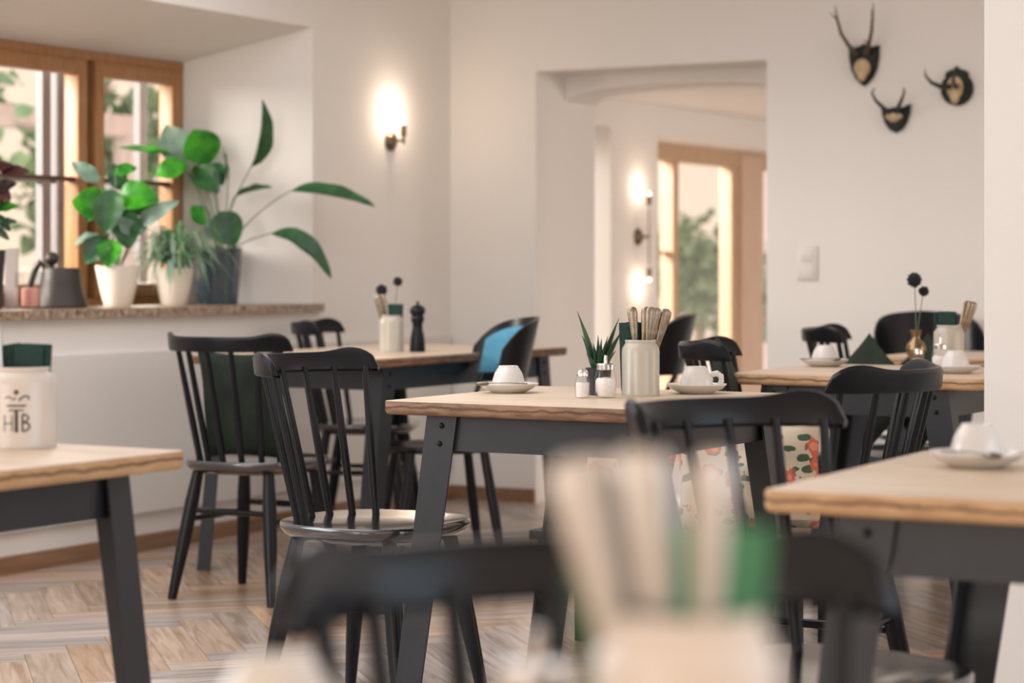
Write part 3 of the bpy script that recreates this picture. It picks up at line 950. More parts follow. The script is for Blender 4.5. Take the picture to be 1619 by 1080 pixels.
def jar_set(x, y, z, m_, jl, hands, naps, where, nm, scale=1.0):
    """az of a lean: 30 is to the right of the picture, 210 to the left"""
    global jar0, hand0
    if jar0 is None or m_ is not M['stoneware']:
        j = make_jar(jl, m_, scale); j.location = (x, y, z)
        if m_ is M['stoneware']: jar0 = j
    else: j = dup(jar0, jl, (x, y, z))
    def rank(lst):
        tops = sorted(range(len(lst)), key=lambda i: lst[i][0] + .2 * math.sin(math.radians(lst[i][2])) * math.cos(math.radians(lst[i][3] - 29.6)))
        return {i: k for k, i in enumerate(tops)}
    def word(k, n):
        if n == 2: return ('left of two ', 'right of two ')[k]
        if k == 0: return 'leftmost '
        if k == n - 1: return 'rightmost '
        return ('', 'second from left ', 'third from left ', 'fourth from left ', 'fifth from left ', 'sixth from left ')[k]
    rh, rn = rank(hands), rank(naps)
    for k, (ox, oy, lean, az, spin) in enumerate(hands):
        spin -= 90
        l = word(rh[k], len(hands)) + 'silver cutlery handle in the jar ' + where
        key = 'silver' if m_ is M['stoneware_w'] else 'silver_dark'
        if key not in hand0: hand0[key] = make_handle(l, M[key]); h = hand0[key]
        else: h = dup(hand0[key], l, (0, 0, 0))
        h['group'] = 'cutlery in the jar ' + where
        place(h, (x + ox * COS - oy * SIN, y + ox * SIN + oy * COS, z + .013), lean, az, spin)
    for k, (ox, oy, lean, az, spin) in enumerate(naps):
        l = word(rn[k], len(naps)) + 'folded green napkin in the jar ' + where
        if nm not in nap: nap[nm] = make_napkin(l, M[nm]); q = nap[nm]
        else: q = dup(nap[nm], l, (0, 0, 0))
        q['group'] = 'napkins in the jar ' + where
        place(q, (x + ox * COS - oy * SIN, y + ox * SIN + oy * COS, z + .013), lean, az, spin)
    return j


# middle table: offsets are across / along the viewing direction
xj, yj = -2.36, 4.775
jar_set(xj, yj, .76, M['stoneware'], 'grey beige stoneware jar in the centre of the middle table',
        [(.000, -.012, 4, 20, 30), (-.004, -.018, 5, 200, 20), (.008, -.020, 5, 30, 45), (.016, -.004, 13, 30, 35), (.008, .006, 17, 28, 35), (.014, .014, 15, 35, 25), (.004, -.016, 10, 30, 40)],
        [(-.022, .000, 2, 210, -62), (-.014, .012, 2, 30, -58)], 'on the middle table', 'napkin')
# left table, printed
XL, YL = -2.592, 2.872
jar_set(XL, YL, .76, M['stoneware_w'], 'cream jar printed with black letters HTB on the left edge table',
        [(-.020, .0, 11, 205, 30), (-.028, .008, 14, 210, 30), (-.016, -.008, 8, 200, 50)],
        [(.010, .0, 3, 30, -62), (.000, .012, 9, 205, -50), (.022, .006, 3, 30, -60)], 'with the printed letters', 'napkin', 1.36)
# long table
jar_set(-4.43, 6.90, .76, M['stoneware'], 'stoneware jar beside the pepper mill on the long table',
        [(-.010, -.01, 12, 210, 30), (-.018, .006, 10, 208, 40), (-.004, .0, 9, 205, 20)],
        [(.012, .0, 0, 30, -60), (.014, .01, 2, 30, -60)], 'beside the pepper mill', 'napkin')
# table with the brass vase
jar_set(-2.175, 6.50, .76, M['stoneware'], 'stoneware jar behind an upturned cup beside the white wall end',
        [(.012, .0, 16, 30, 30), (.018, .01, 18, 32, 30), (.006, -.01, 14, 28, 40), (.014, .014, 15, 30, 20)],
        [(-.012, -.006, 2, 30, -60), (-.006, .01, 2, 30, -60), (-.016, .004, 2, 205, -60)], 'beside the white wall end', 'napkin')
# nearest table
jar_set(-.465, .991, .76, M['stoneware_w'], 'cream jar in the blurred foreground on the nearest table',
        [(-.010, -.010, 14, 212, 30), (-.006, .006, 12, 207, 35), (-.012, -.002, 13, 209, 20), (-.006, .000, 6, 212, 20), (-.002, -.010, 5, 206, 40), (.006, -.014, 6, -50, 60)],
        [(-.002, .000, 4, 30, -62), (.005, .010, 5, 30, -58), (-.006, .012, 3, 30, -66)], 'in the foreground', 'napkin_l')

# the black print on the left jar: crown, two bars, H T B wrapped on the jar wall
bm = bmesh.new()


def ribbon(pts, wd):
    R_ = .0463 * 1.36; vs = []
    face = math.radians(-51)
    for i, (u, v) in enumerate(pts):
        a = pts[max(i - 1, 0)]; c = pts[min(i + 1, len(pts) - 1)]
        d = Vector((c[0] - a[0], c[1] - a[1])).normalized(); nn = Vector((-d.y, d.x)) * wd / 2
        pr = []
        for s in (1, -1):
            uu, vv = u + nn.x * s, v + nn.y * s
            an = face + uu / R_
            pr.append(bm.verts.new((R_ * math.cos(an), R_ * math.sin(an), vv)))
        vs.append(pr)
    for a, c in zip(vs, vs[1:]): bm.faces.new((a[0], a[1], c[1], c[0]))


def seg(p, q, wd, n=6): ribbon([(p[0] + (q[0] - p[0]) * k / n, p[1] + (q[1] - p[1]) * k / n) for k in range(n + 1)], wd)


seg((-.022, .031), (-.022, .058), .0016); seg((-.009, .031), (-.009, .058), .0016); seg((-.022, .044), (-.009, .044), .0016)
seg((-.002, .029), (-.002, .066), .0052)
seg((-.014, .066), (.010, .066), .0024); seg((-.018, .0735), (.014, .0735), .0028)
seg((.008, .031), (.008, .059), .0028)
ribbon([(.008 + .010 * math.sin(t), .0525 + .0065 * math.cos(t)) for t in [PI * k / 10 for k in range(11)]], .0026)
ribbon([(.008 + .012 * math.sin(t), .0385 + .0075 * math.cos(t)) for t in [PI * k / 10 for k in range(11)]], .0030)
ribbon([(-.021, .086), (-.016, .0885), (-.012, .088), (-.009, .084), (-.006, .0835), (-.003, .088)], .0018)
ribbon([(.002, .082), (.007, .087), (.011, .0895), (.016, .0895), (.019, .087), (.018, .0835)], .0028)
ribbon([(-.002 + .0024 * math.cos(t), .096 + .0024 * math.sin(t)) for t in [2 * PI * k / 10 for k in range(11)]], .0034)
lo = [o for o in bpy.data.objects if o.name.startswith('stoneware_jar') and o['label'].startswith('cream jar printed')][0]
pr = obj('printed_emblem', bm, M['ink'], lo, False)
pr['label'] = 'black printed crown over the letters HTB'


# ------------------------------------------------------------------ shakers, pourers, succulents, pepper mill, vases
def make_shaker(label, s=1.0):
    t_ = thing('salt_shaker', label, 'shaker')
    b1 = bmesh.new(); lathe(b1, [(.0165 * s, 0), (.0175 * s, .003), (.0180 * s, .03), (.0165 * s, .044), (.0125 * s, .050), (.0120 * s, .056)], 24); obj('glass_body', b1, M['glass'], t_)
    b1 = bmesh.new(); lathe(b1, [(0, .003), (.0145 * s, .003), (.0158 * s, .03), (.0155 * s, .036), (0, .038)], 20); obj('salt', b1, M['salt'], t_)
    b1 = bmesh.new(); lathe(b1, [(.0125 * s, .050), (.0138 * s, .051), (.0138 * s, .060), (.011 * s, .066), (0, .068)], 24); obj('cap', b1, M['chrome'], t_)
    return t_


def make_pourer(label):
    t_ = thing('sugar_pourer', label, 'sugar pourer')
    b1 = bmesh.new(); lathe(b1, [(.019, 0), (.024, .003), (.0255, .025), (.0255, .045), (.022, .062), (.0195, .068)], 28); obj('glass_body', b1, M['glass'], t_)
    b1 = bmesh.new(); lathe(b1, [(0, .004), (.018, .005), (.0235, .018), (.0235, .040), (.020, .046), (0, .049)], 24); obj('sugar', b1, M['salt'], t_)
    b1 = bmesh.new(); lathe(b1, [(.020, .066), (.0215, .067), (.0215, .078), (.019, .081), (0, .083)], 28); obj('lid', b1, M['chrome'], t_)
    b1 = bmesh.new(); tube(b1, [(0, 0, .080), (0, 0, .092), (.001, 0, .100)], [.0045, .0042, .0038], 10); obj('spout', b1, M['chrome'], t_)
    return t_


def make_succulent(label, seed, h=.13):
    rd = random.Random(seed)
    t_ = thing('potted_succulent', label, 'potted plant')
    b1 = bmesh.new(); lathe(b1, [(0, .002), (.024, 0), (.026, .002), (.031, .062), (.0325, .065), (.029, .065), (.028, .058), (0, .056)], 24); obj('pot', b1, M['pot_k'], t_)
    b1 = bmesh.new()
    L = [(-.052, .0, .17, .017), (-.040, .02, .12, .019), (.050, .01, .155, .017), (.060, -.01, .135, .017), (.006, -.03, .115, .016),
         (-.014, -.025, .105, .015), (.022, -.02, .12, .015), (.0, .03, .12, .015), (.035, .03, .12, .015), (-.03, -.03, .085, .017), (.04, -.035, .09, .017)]
    for (lat, dep, z, wd) in L:
        z = z * h / .13
        bx, by = lat * .12, dep * .12
        def W(a, b_): return (a * COS - b_ * SIN, a * SIN + b_ * COS)
        p0 = (*W(bx, by), .057); p2 = (*W(lat, dep), z); pm = (*W(lat * .45, dep * .45), .057 + (z - .057) * .5)
        tube(b1, bez(p0, pm, p2, 6), [wd * .7, wd * .85, wd * .8, wd * .65, wd * .45, wd * .22, .0006], 8, .38)
    obj('foliage', b1, M['aloe'], t_)
    return t_


def look_loc(lat, dep):  # across / along the view for small arrangements on one table top
    return lat * COS - dep * SIN, lat * SIN + dep * COS


sh0 = make_shaker('glass salt shaker beside the sugar pourer on the middle table'); sh0.location = (-2.437, 4.625, .76)
po0 = make_pourer('glass sugar pourer left of the jar on the middle table'); po0.location = (-2.392, 4.655, .76)
su0 = make_succulent('small spiky succulent in a black pot on the middle table', 1, .155); su0.location = (-2.462, 4.755, .76)
dup(sh0, 'salt shaker in front of the brass vase', (-2.215, 6.34, .76), 0)
dup(po0, 'sugar pourer between the brass vase and an upturned cup', (-2.158, 6.37, .76), 0)
dup(sh0, 'blurred salt shaker on the nearest table', (-.575, 1.02, .76), 0)
dup(po0, 'blurred sugar pourer on the nearest table', (-.602, 1.085, .76), 0)
dup(su0, 'blurred succulent on the nearest table', (-.537, 1.062, .76), 80)

# pepper mill
t = thing('pepper_mill', 'tall black turned pepper mill on the long table', 'pepper mill', (-4.335, 6.93, .76))
bm = bmesh.new(); lathe(bm, [(0, 0), (.028, 0), (.029, .01), (.026, .05), (.019, .085), (.018, .10), (.024, .115), (.025, .128), (.021, .134)], 24); obj('body', bm, M['black'], t)
bm = bmesh.new(); lathe(bm, [(.020, .134), (.027, .140), (.029, .150), (.026, .163), (.012, .172), (0, .173)], 24); obj('head', bm, M['black'], t)
bm = bmesh.new(); lathe(bm, [(.004, .171), (.006, .178), (.007, .184), (0, .188)], 12); obj('knob', bm, M['brass'], t)


def seedhead(label, foot, ctrl, top, r_):
    t_ = thing('dried_flower', label, 'dried flower', foot)
    f = Vector(foot); b1 = bmesh.new(); tube(b1, bez((0, 0, 0), Vector(ctrl) - f, Vector(top) - f, 8), .0014, 6); obj('stem', b1, M['stem'], t_)
    b1 = bmesh.new(); c = Vector(top) - f; ball(b1, c, r_, 2)
    rd = random.Random(int(r_ * 1e5))
    for k in range(90):
        d = Vector((rd.gauss(0, 1), rd.gauss(0, 1), rd.gauss(0, 1))).normalized(); tube(b1, [c + d * r_ * .9, c + d * r_ * 1.16], [.0016, .0006], 4)
    obj('seed_head', b1, M['seed'], t_)


t = thing('bud_vase', 'small clear bud vase behind the jar on the long table', 'vase', (-4.50, 7.02, .76))
bm = bmesh.new(); lathe(bm, [(0, 0), (.026, 0), (.030, .02), (.022, .055), (.010, .075), (.009, .095), (.012, .10)], 20); obj('body', bm, M['glass'], t)
seedhead('lower round black dried flower above the jar on the long table', (-4.50, 7.02, .764), (-4.50, 7.02, .90), (-4.537, 7.00, .985), .021)
seedhead('upper round black dried flower above the jar on the long table', (-4.498, 7.022, .764), (-4.495, 7.02, .90), (-4.485, 7.03, 1.017), .017)

t = thing('brass_vase', 'small round-bellied brass vase with two black flowers', 'vase', (-2.30, 6.56, .76))
bm = bmesh.new(); lathe(bm, [(0, 0), (.022, 0), (.023, .004), (.012, .012), (.014, .02), (.027, .040), (.031, .058), (.026, .074), (.014, .086), (.012, .095), (.018, .112), (.020, .116), (.017, .115), (.009, .095), (0, .09)], 32)
obj('body', bm, M['brass'], t)
seedhead('upper round black dried flower in the brass vase', (-2.30, 6.56, .85), (-2.30, 6.56, .95), (-2.305, 6.56, 1.030), .022)
seedhead('lower round black dried flower in the brass vase', (-2.297, 6.558, .85), (-2.29, 6.565, .93), (-2.279, 6.572, .995), .015)

# ------------------------------------------------------------------ wall lamps
def sconce(label, x, y, z, both):
    t_ = thing('wall_lamp', label, 'lamp', (x, y, z))
    b1 = bmesh.new(); prof = [(0, 0), (.046, 0), (.046, .006), (.036, .016), (.020, .026), (0, .030)]
    b2 = bmesh.new(); lathe(b2, prof, 32); merge(b1, b2, Matrix.Rotation(PI / 2, 4, 'Y')); obj('backplate', b1, M['bronze'], t_)
    ends = ((1, .0),) if not both else ((1, 0), (-1, 0))
    H_ = .004 if not both else .155
    b1 = bmesh.new(); tube(b1, [(.02, 0, 0), (.075, 0, 0)], .007, 10)
    if both: tube(b1, [(.070, 0, -H_), (.070, 0, H_)], .004, 8)
    else: tube(b1, [(.070, 0, -.016), (.070, 0, .02)], .007, 10); 
    obj('arm', b1, M['bronze'], t_)
    for s, _ in ends:
        b1 = bmesh.new(); z0 = s * H_
        for a, b_, r_ in ((0, .05, .0135),):
            tube(b1, [(.070, 0, z0 + s * .014), (.070, 0, z0 + s * (b_ + .014))], r_, 18)
        obj('socket', b1, M['bronze'], t_)
        b1 = bmesh.new(); ball(b1, (.070, 0, z0 + s * .070), .0105, 2, 1, 1, 1.3); bl = obj('bulb', b1, M['bulb'], t_)
        l = bpy.data.lights.new('lamp_light', 'POINT'); l.energy = 1.7 if not both else .7; l.color = (1.0, .78, .58); l.shadow_soft_size = .02
        lo_ = bpy.data.objects.new('lamp_light', l); COL.objects.link(lo_); lo_.parent = t_; lo_.location = (.075, 0, z0 + s * .110)


sconce('round bronze wall lamp glowing upward on the left wall', WX, 8.356, 1.635, False)
sconce('double-ended dark wall lamp seen through the passage', WX, 10.83, 1.240, True)

# ------------------------------------------------------------------ switch on the back wall
t = thing('light_switch', 'white double light switch on the back wall right of the passage', 'switch', (-3.589, WY, 1.09))
bm = bmesh.new(); rbox(bm, -.044, .044, -.010, 0, -.076, .076, .003); obj('plate', bm, M['white_plastic'], t)
for z in (-.036, .036):
    bm = bmesh.new(); rbox(bm, -.028, .028, -.014, -.009, z - .029, z + .029, .002); obj('rocker', bm, M['white_plastic'], t)


# ------------------------------------------------------------------ horn trophies
def shield(kind, w_, h_, parent):
    pts = []
    if kind == 'shield':
        pts = [(-.5, .5), (-.3, .46), (-.12, .5), (0, .56), (.12, .5), (.3, .46), (.5, .5), (.49, .2), (.42, -.1), (.28, -.32), (.1, -.47), (0, -.52), (-.1, -.47), (-.28, -.32), (-.42, -.1), (-.49, .2)]
    elif kind == 'fan':
        pts = [(-.5, .42), (-.25, .36), (0, .42), (.25, .40), (.5, .5), (.48, .2), (.38, -.12), (.22, -.36), (0, -.5), (-.22, -.38), (-.38, -.14), (-.47, .15)]
    else:
        for k in range(20):
            a = math.radians(-225 + 270 * k / 19 + 0); pts.append((.5 * math.cos(a), -.06 + .44 * math.sin(a)))
        pts = [(.5 * math.cos(math.radians(150 + 240 * k / 16)), -.06 + .44 * math.sin(math.radians(150 + 240 * k / 16))) for k in range(17)]
        pts += [(.36, .22), (.34, .36), (.20, .42), (.08, .44), (0, .52), (-.08, .44), (-.20, .42), (-.34, .36), (-.36, .22)]
    P2 = [(a * w_, b_ * h_) for a, b_ in pts]
    b1 = bmesh.new(); prism(b1, P2, 1, -.020, -.001)
    prism(b1, [(a * .86, b_ * .86) for a, b_ in P2], 1, -.027, -.020)
    obj('plaque', b1, M['plaque'], parent, False)


def skull(parent, w_, h_, z):
    b1 = bmesh.new(); ball(b1, (0, -.038, z), .5, 3, w_, .045, h_)
    ball(b1, (0, -.040, z - h_ * .42), .5, 2, w_ * .55, .035, h_ * .6)
    obj('skull_plate', b1, M['bone'], parent)


t = thing('antler_trophy', 'roe antlers with forked tips on a shield plaque, highest of the three', 'antlers', (-3.332, WY, 1.918))
shield('shield', .132, .165, t); skull(t, .072, .080, -.012)
for s in (-1, 1):
    bm = bmesh.new(); b0 = Vector((s * .022, -.045, .045))
    path = [b0, b0 + Vector((s * .022, -.03, .035)), b0 + Vector((s * .045, -.06, .085)), b0 + Vector((s * .055, -.075, .14)), b0 + Vector((s * .062, -.085, .20))]
    tube(bm, path, [.011, .0085, .0075, .006, .0015], 10)
    tube(bm, [path[3], path[3] + Vector((s * .014 - .012, -.018, .032))], [.005, .001], 8)
    tube(bm, [path[1], path[1] + Vector((-.012, -.028, .022))], [.005, .001], 8)
    ball(bm, b0 + Vector((0, 0, .004)), .014, 2, 1, 1, .6)
    obj('antler', bm, M['antler'], t)
t = thing('antler_trophy', 'hooked chamois horns on a fan-shaped plaque, lowest of the three', 'antlers', (-3.192, WY, 1.690))
shield('fan', .125, .118, t); skull(t, .074, .034, .008)
for s in (-1, 1):
    bm = bmesh.new(); b0 = Vector((s * .014, -.045, .022))
    tube(bm, [b0, b0 + Vector((s * .018, -.03, .02)), b0 + Vector((s * .042, -.055, .05)), b0 + Vector((s * .056, -.062, .080)), b0 + Vector((s * .052, -.056, .098)), b0 + Vector((s * .043, -.046, .100))],
         [.0105, .009, .0068, .005, .003, .001], 10)
    obj('horn', bm, M['horn'], t)
t = thing('antler_trophy', 'dark curled horns on a round crowned plaque beside the white wall end', 'antlers', (-2.930, WY, 1.815))
shield('round', .135, .160, t); skull(t, .070, .095, -.008)
for s in (-1, 1):
    bm = bmesh.new(); b0 = Vector((s * .012, -.05, -.004))
    tube(bm, [b0, b0 + Vector((s * .016 - .008, -.045, -.004)), b0 + Vector((s * .034 - .02, -.085, .012)), b0 + Vector((s * .048 - .026, -.10, .040)), b0 + Vector((s * .050 - .028, -.10, .070))],
         [.012, .010, .0075, .0045, .001], 10)
    obj('horn', bm, M['horn'], t)

# ------------------------------------------------------------------ window sill: pots, plants, bric-a-brac
SZ = .918


def pot(parent, r0, r1, h, m_, lip=.004):
    b1 = bmesh.new()
    lathe(b1, [(0, 0), (r0, 0), (r0 + .004, .004), (r0 + (r1 - r0) * .62, h * .5), (r1, h * .93), (r1 + lip * .4, h), (r1 - .007, h), (r1 - .010, h * .88), (0, h * .86)], 36)
    obj('pot', b1, m_, parent)
    b1 = bmesh.new(); lathe(b1, [(r1 - .011, h * .86), (r1 * .5, h * .90), (0, h * .91)], 20); obj('soil', b1, M['soil'], parent)


def V(a, z, d=0.): return Vector((a * COS - d * SIN, a * SIN + d * COS, z))


VIEW = Vector((SIN, -COS, 0))   # the side the leaves turn to the room

PHIL_L = [
    ((0.137, 0.572, 0.02), (0.185, 0.854, 0.0), 0.09, 0, 0.9, 0.06, 0.75, 's'),
    ((-0.029, 0.583, -0.03), (-0.095, 0.725, -0.05), 0.164, 1, 0.1, 0.02, 0.95, 'v'),
    ((-0.195, 0.627, 0.0), (-0.417, 0.654, 0.02), 0.053, 1, 0.8, -0.03, 0.9, 'u'),
    ((-0.142, 0.577, 0.03), (-0.222, 0.751, 0.05), 0.137, 2, 0.15, 0.03, 0.9, 'v'),
    ((0.306, 0.469, -0.04), (0.662, 0.403, -0.1), 0.1, 0, 0.6, 0.035, 0.8, 'u2'),
    ((0.222, 0.292, -0.06), (0.483, 0.105, -0.12), 0.106, 0, 0.7, 0.14, 0.75, 'u2'),
    ((0.069, 0.445, 0.0), (0.227, 0.485, -0.02), 0.063, 0, 0.6, 0.04, 0.9, 'u'),
    ((0.024, 0.385, -0.08), (0.084, 0.234, -0.12), 0.137, 0, 0.2, -0.06, 0.75, 'v'),
    ((-0.121, 0.577, -0.02), (-0.259, 0.543, 0.0), 0.095, 1, 0.3, 0.05, 0.9, 'v'),
    ((-0.1, 0.577, 0.02), (0.011, 0.461, -0.04), 0.116, 0, 0.3, 0.03, 0.85, 'v'),
    ((-0.042, 0.588, 0.06), (0.016, 0.498, 0.05), 0.09, 0, 0.3, 0.03, 0.85, 'v'),
    ((-0.042, 0.332, 0.03), (-0.116, 0.411, 0.06), 0.079, 1, 0.3, 0.03, 0.85, 'v'),
    ((0.016, 0.34, -0.03), (-0.042, 0.266, -0.08), 0.09, 2, 0.2, 0.03, 0.85, 'v'),
    ((0.042, 0.517, 0.0), (0.021, 0.657, 0.0), 0.016, 0, 0.8, 0.0, 0.7, 's'),
]
PHIL_P = [
    ((0.016, 0.213, 0.0), (0.011, 0.345, 0.0), (0.137, 0.572, 0.02)),
    ((0.011, 0.213, 0.0), (0.016, 0.398, 0.0), (-0.029, 0.583, -0.03)),
    ((0.005, 0.213, 0.0), (-0.042, 0.477, 0.0), (-0.195, 0.627, 0)),
    ((-0.003, 0.213, 0.0), (-0.042, 0.398, 0.0), (-0.142, 0.577, 0.03)),
    ((0.024, 0.213, 0.0), (0.142, 0.385, 0.0), (0.306, 0.469, -0.04)),
    ((0.032, 0.208, 0.0), (0.09, 0.261, 0.0), (0.222, 0.292, -0.06)),
    ((0.016, 0.213, 0.0), (0.042, 0.385, 0.0), (0.069, 0.445, 0.0)),
    ((0.011, 0.2, 0.0), (0.016, 0.292, 0.0), (0.024, 0.385, -0.08)),
    ((0.0, 0.213, 0.0), (-0.042, 0.424, 0.0), (-0.121, 0.577, -0.02)),
    ((0.005, 0.213, 0.0), (-0.016, 0.451, 0.0), (-0.1, 0.577, 0.02)),
    ((0.011, 0.213, 0.0), (-0.003, 0.451, 0.0), (-0.042, 0.588, 0.06)),
    ((-0.003, 0.213, 0.0), (-0.016, 0.266, 0.0), (-0.042, 0.332, 0.03)),
    ((0.011, 0.213, 0.0), (0.042, 0.372, 0.0), (0.042, 0.517, 0.0)),
    ((0.011, 0.213, 0.0), (0.016, 0.266, 0.0), (0.016, 0.34, -0.03)),
]
FIG_L = [
    ((0.005, 0.43, -0.02), (0.172, 0.41, -0.06), 0.123, 1, 0.3, 0.1, 0.8, 'v'),
    ((-0.039, 0.381, -0.03), (-0.172, 0.41, -0.04), 0.128, 1, 0.3, 0.08, 0.8, 'v'),
    ((-0.052, 0.455, 0.02), (-0.113, 0.327, -0.04), 0.103, 1, 0.3, 0.08, 0.8, 'v'),
    ((-0.01, 0.519, 0.0), (0.074, 0.539, 0.0), 0.054, 1, 0.4, 0.08, 0.8, 'v'),
    ((-0.071, 0.484, 0.0), (-0.182, 0.563, 0.0), 0.064, 2, 0.3, 0.05, 0.8, 'v'),
    ((-0.01, 0.455, -0.05), (-0.034, 0.277, -0.08), 0.118, 0, 0.3, 0.05, 0.8, 'v'),
    ((0.034, 0.381, -0.02), (0.049, 0.221, -0.04), 0.113, 0, 0.3, 0.05, 0.8, 'v'),
    ((-0.034, 0.27, -0.04), (-0.113, 0.164, -0.08), 0.099, 0, 0.3, 0.05, 0.8, 'v'),
    ((-0.015, 0.258, -0.05), (-0.02, 0.149, -0.09), 0.099, 1, 0.3, 0.05, 0.8, 'v'),
    ((-0.064, 0.277, -0.02), (-0.158, 0.228, -0.06), 0.064, 2, 0.3, 0.12, 0.8, 'u'),
    ((0.089, 0.319, -0.03), (0.251, 0.41, -0.06), 0.069, 2, 0.3, 0.08, 0.7, 'v'),
    ((0.064, 0.287, -0.03), (0.01, 0.344, -0.05), 0.064, 2, 0.3, 0.08, 0.7, 'v'),
    ((0.01, 0.455, 0.02), (-0.02, 0.558, 0.02), 0.074, 0, 0.3, 0.05, 0.8, 'v'),
    ((0.049, 0.435, 0.02), (0.128, 0.344, 0.0), 0.089, 0, 0.3, 0.05, 0.8, 'v'),
    ((0.071, 0.277, 0.0), (0.113, 0.356, 0.0), 0.054, 2, 0.3, 0.05, 0.8, 'v'),
]
FIG_P = [
    ((0.0, 0.135, 0.0), (0.0, 0.258, 0.0), (0.005, 0.43, -0.02)),
    ((0.0, 0.135, 0.0), (-0.015, 0.282, 0.0), (-0.039, 0.381, -0.03)),
    ((0.0, 0.135, 0.0), (-0.025, 0.307, 0.0), (-0.052, 0.455, 0.02)),
    ((0.0, 0.135, 0.0), (-0.005, 0.356, 0.0), (-0.01, 0.519, 0)),
    ((0.0, 0.135, 0.0), (-0.025, 0.332, 0.0), (-0.071, 0.484, 0)),
    ((0.0, 0.135, 0.0), (0.002, 0.307, 0.0), (-0.01, 0.455, -0.05)),
    ((0.0, 0.135, 0.0), (0.015, 0.258, 0.0), (0.034, 0.381, -0.02)),
    ((0.0, 0.135, 0.0), (-0.015, 0.209, 0.0), (-0.034, 0.27, -0.04)),
    ((0.0, 0.135, 0.0), (0.015, 0.209, 0.0), (-0.015, 0.258, -0.05)),
    ((0.0, 0.135, 0.0), (-0.02, 0.221, 0.0), (-0.064, 0.277, -0.02)),
    ((0.005, 0.135, 0.0), (0.034, 0.245, 0.0), (0.089, 0.319, -0.03)),
    ((0.005, 0.135, 0.0), (0.034, 0.221, 0.0), (0.064, 0.287, -0.03)),
    ((0.0, 0.135, 0.0), (0.005, 0.307, 0.0), (0.01, 0.455, 0.02)),
    ((0.0, 0.135, 0.0), (0.02, 0.307, 0.0), (0.049, 0.435, 0.02)),
    ((0.005, 0.135, 0.0), (0.034, 0.209, 0.0), (0.071, 0.277, 0)),
]
RED_L = [
    ((0.05, 0.497, 0.0), (0.156, 0.497, -0.02), 0.041, 3, 0.3, 0.06, 0.8, 'v'),
    ((0.016, 0.506, 0.0), (0.096, 0.52, -0.02), 0.041, 3, 0.3, 0.06, 0.8, 'v'),
    ((0.027, 0.433, 0.0), (0.105, 0.456, 0), 0.05, 3, 0.3, 0.06, 0.8, 'v'),
    ((0.032, 0.433, 0.0), (0.087, 0.391, -0.02), 0.055, 3, 0.3, 0.06, 0.8, 'v'),
    ((0.027, 0.506, 0.0), (-0.018, 0.57, 0.0), 0.046, 3, 0.3, 0.06, 0.8, 'v'),
    ((0.009, 0.478, 0.0), (0.046, 0.552, 0.0), 0.037, 3, 0.3, 0.06, 0.8, 'v'),
    ((0.027, 0.364, 0.0), (0.11, 0.373, 0.0), 0.037, 1, 0.3, 0.06, 0.8, 'v'),
    ((0.032, 0.314, 0.0), (0.105, 0.318, 0.0), 0.027, 0, 0.3, 0.06, 0.8, 'v'),
    ((0.027, 0.341, 0.0), (0.082, 0.282, 0.0), 0.037, 0, 0.3, 0.06, 0.8, 'v'),
    ((0.016, 0.387, 0.0), (-0.064, 0.433, 0.0), 0.05, 3, 0.3, 0.06, 0.8, 'v'),
    ((0.016, 0.318, 0.0), (-0.076, 0.318, 0.0), 0.05, 0, 0.3, 0.06, 0.8, 'v'),
    ((0.009, 0.433, 0.0), (-0.087, 0.501, 0.0), 0.05, 3, 0.3, 0.06, 0.8, 'v'),
    ((0.027, 0.295, 0.0), (0.078, 0.25, 0.0), 0.027, 0, 0.3, 0.06, 0.8, 'v'),
    ((0.027, 0.364, 0.0), (0.059, 0.405, 0.0), 0.037, 0, 0.3, 0.06, 0.8, 'v'),
]
RED_P = [
    ((0.0, 0.204, 0.0), (0.005, 0.341, 0.0), (0.016, 0.506, 0.0)),
    ((0.0, 0.204, 0.0), (0.014, 0.318, 0.0), (0.032, 0.433, 0.0)),
    ((0.0, 0.204, 0.0), (0.009, 0.295, 0.0), (0.027, 0.364, 0.0)),
    ((0.0, 0.204, 0.0), (0.014, 0.272, 0.0), (0.027, 0.318, 0.0)),
    ((0.0, 0.204, 0.0), (0.023, 0.364, 0.0), (0.05, 0.497, 0.0)),
]


def plant(name, label, loc, potargs, L, P, mats, pr=.0026):
    """blades and stalks in metres from the pot foot: across the window wall, height, towards the glass"""
    t_ = thing(name, label, 'potted plant', loc); pot(t_, *potargs)
    b1 = bmesh.new()
    for (b, t, w_, k, fold, droop, shape, nd) in L:
        B, T = V(b[0], b[1], b[2]), V(t[0], t[1], t[2])
        nm = {'v': VIEW + Vector((0, 0, .35)), 's': V(1, .1, -.6), 'u': Vector((0, 0, 1)) + VIEW * .3, 'u2': Vector((0, 0, 1)) + VIEW * .55}[nd]
        leaf(b1, B, T, w_, nm, fold, droop, shape, 12, k, .003)
    obj('foliage', b1, mats, t_)
    b1 = bmesh.new()
    for p in P: tube(b1, bez(*[V(*q) for q in p], 8), [pr * 1.3] * 4 + [pr] * 5, 8)
    obj('stems', b1, M['stem'], t_)
    return t_


LM = [M['leaf'], M['leaf_b'], M['leaf_g'], M['leaf_r']]
plant('potted_philodendron', 'large-leaved plant with long stalks in the tall dark blue pot', (-5.65, 7.463, SZ), (.080, .102, .235, M['pot_d']), PHIL_L, PHIL_P, LM)
plant('potted_fig', 'broad-leaved plant in the left white pot on the sill', (-5.62, 6.785, SZ), (.050, .086, .160, M['pot_w']), FIG_L, FIG_P, LM)
plant('potted_croton', 'dark red-leaved plant cut by the left edge of the picture', (-5.62, 6.06, SZ), (.045, .062, .215, M['pot_k']), RED_L, RED_P, LM)
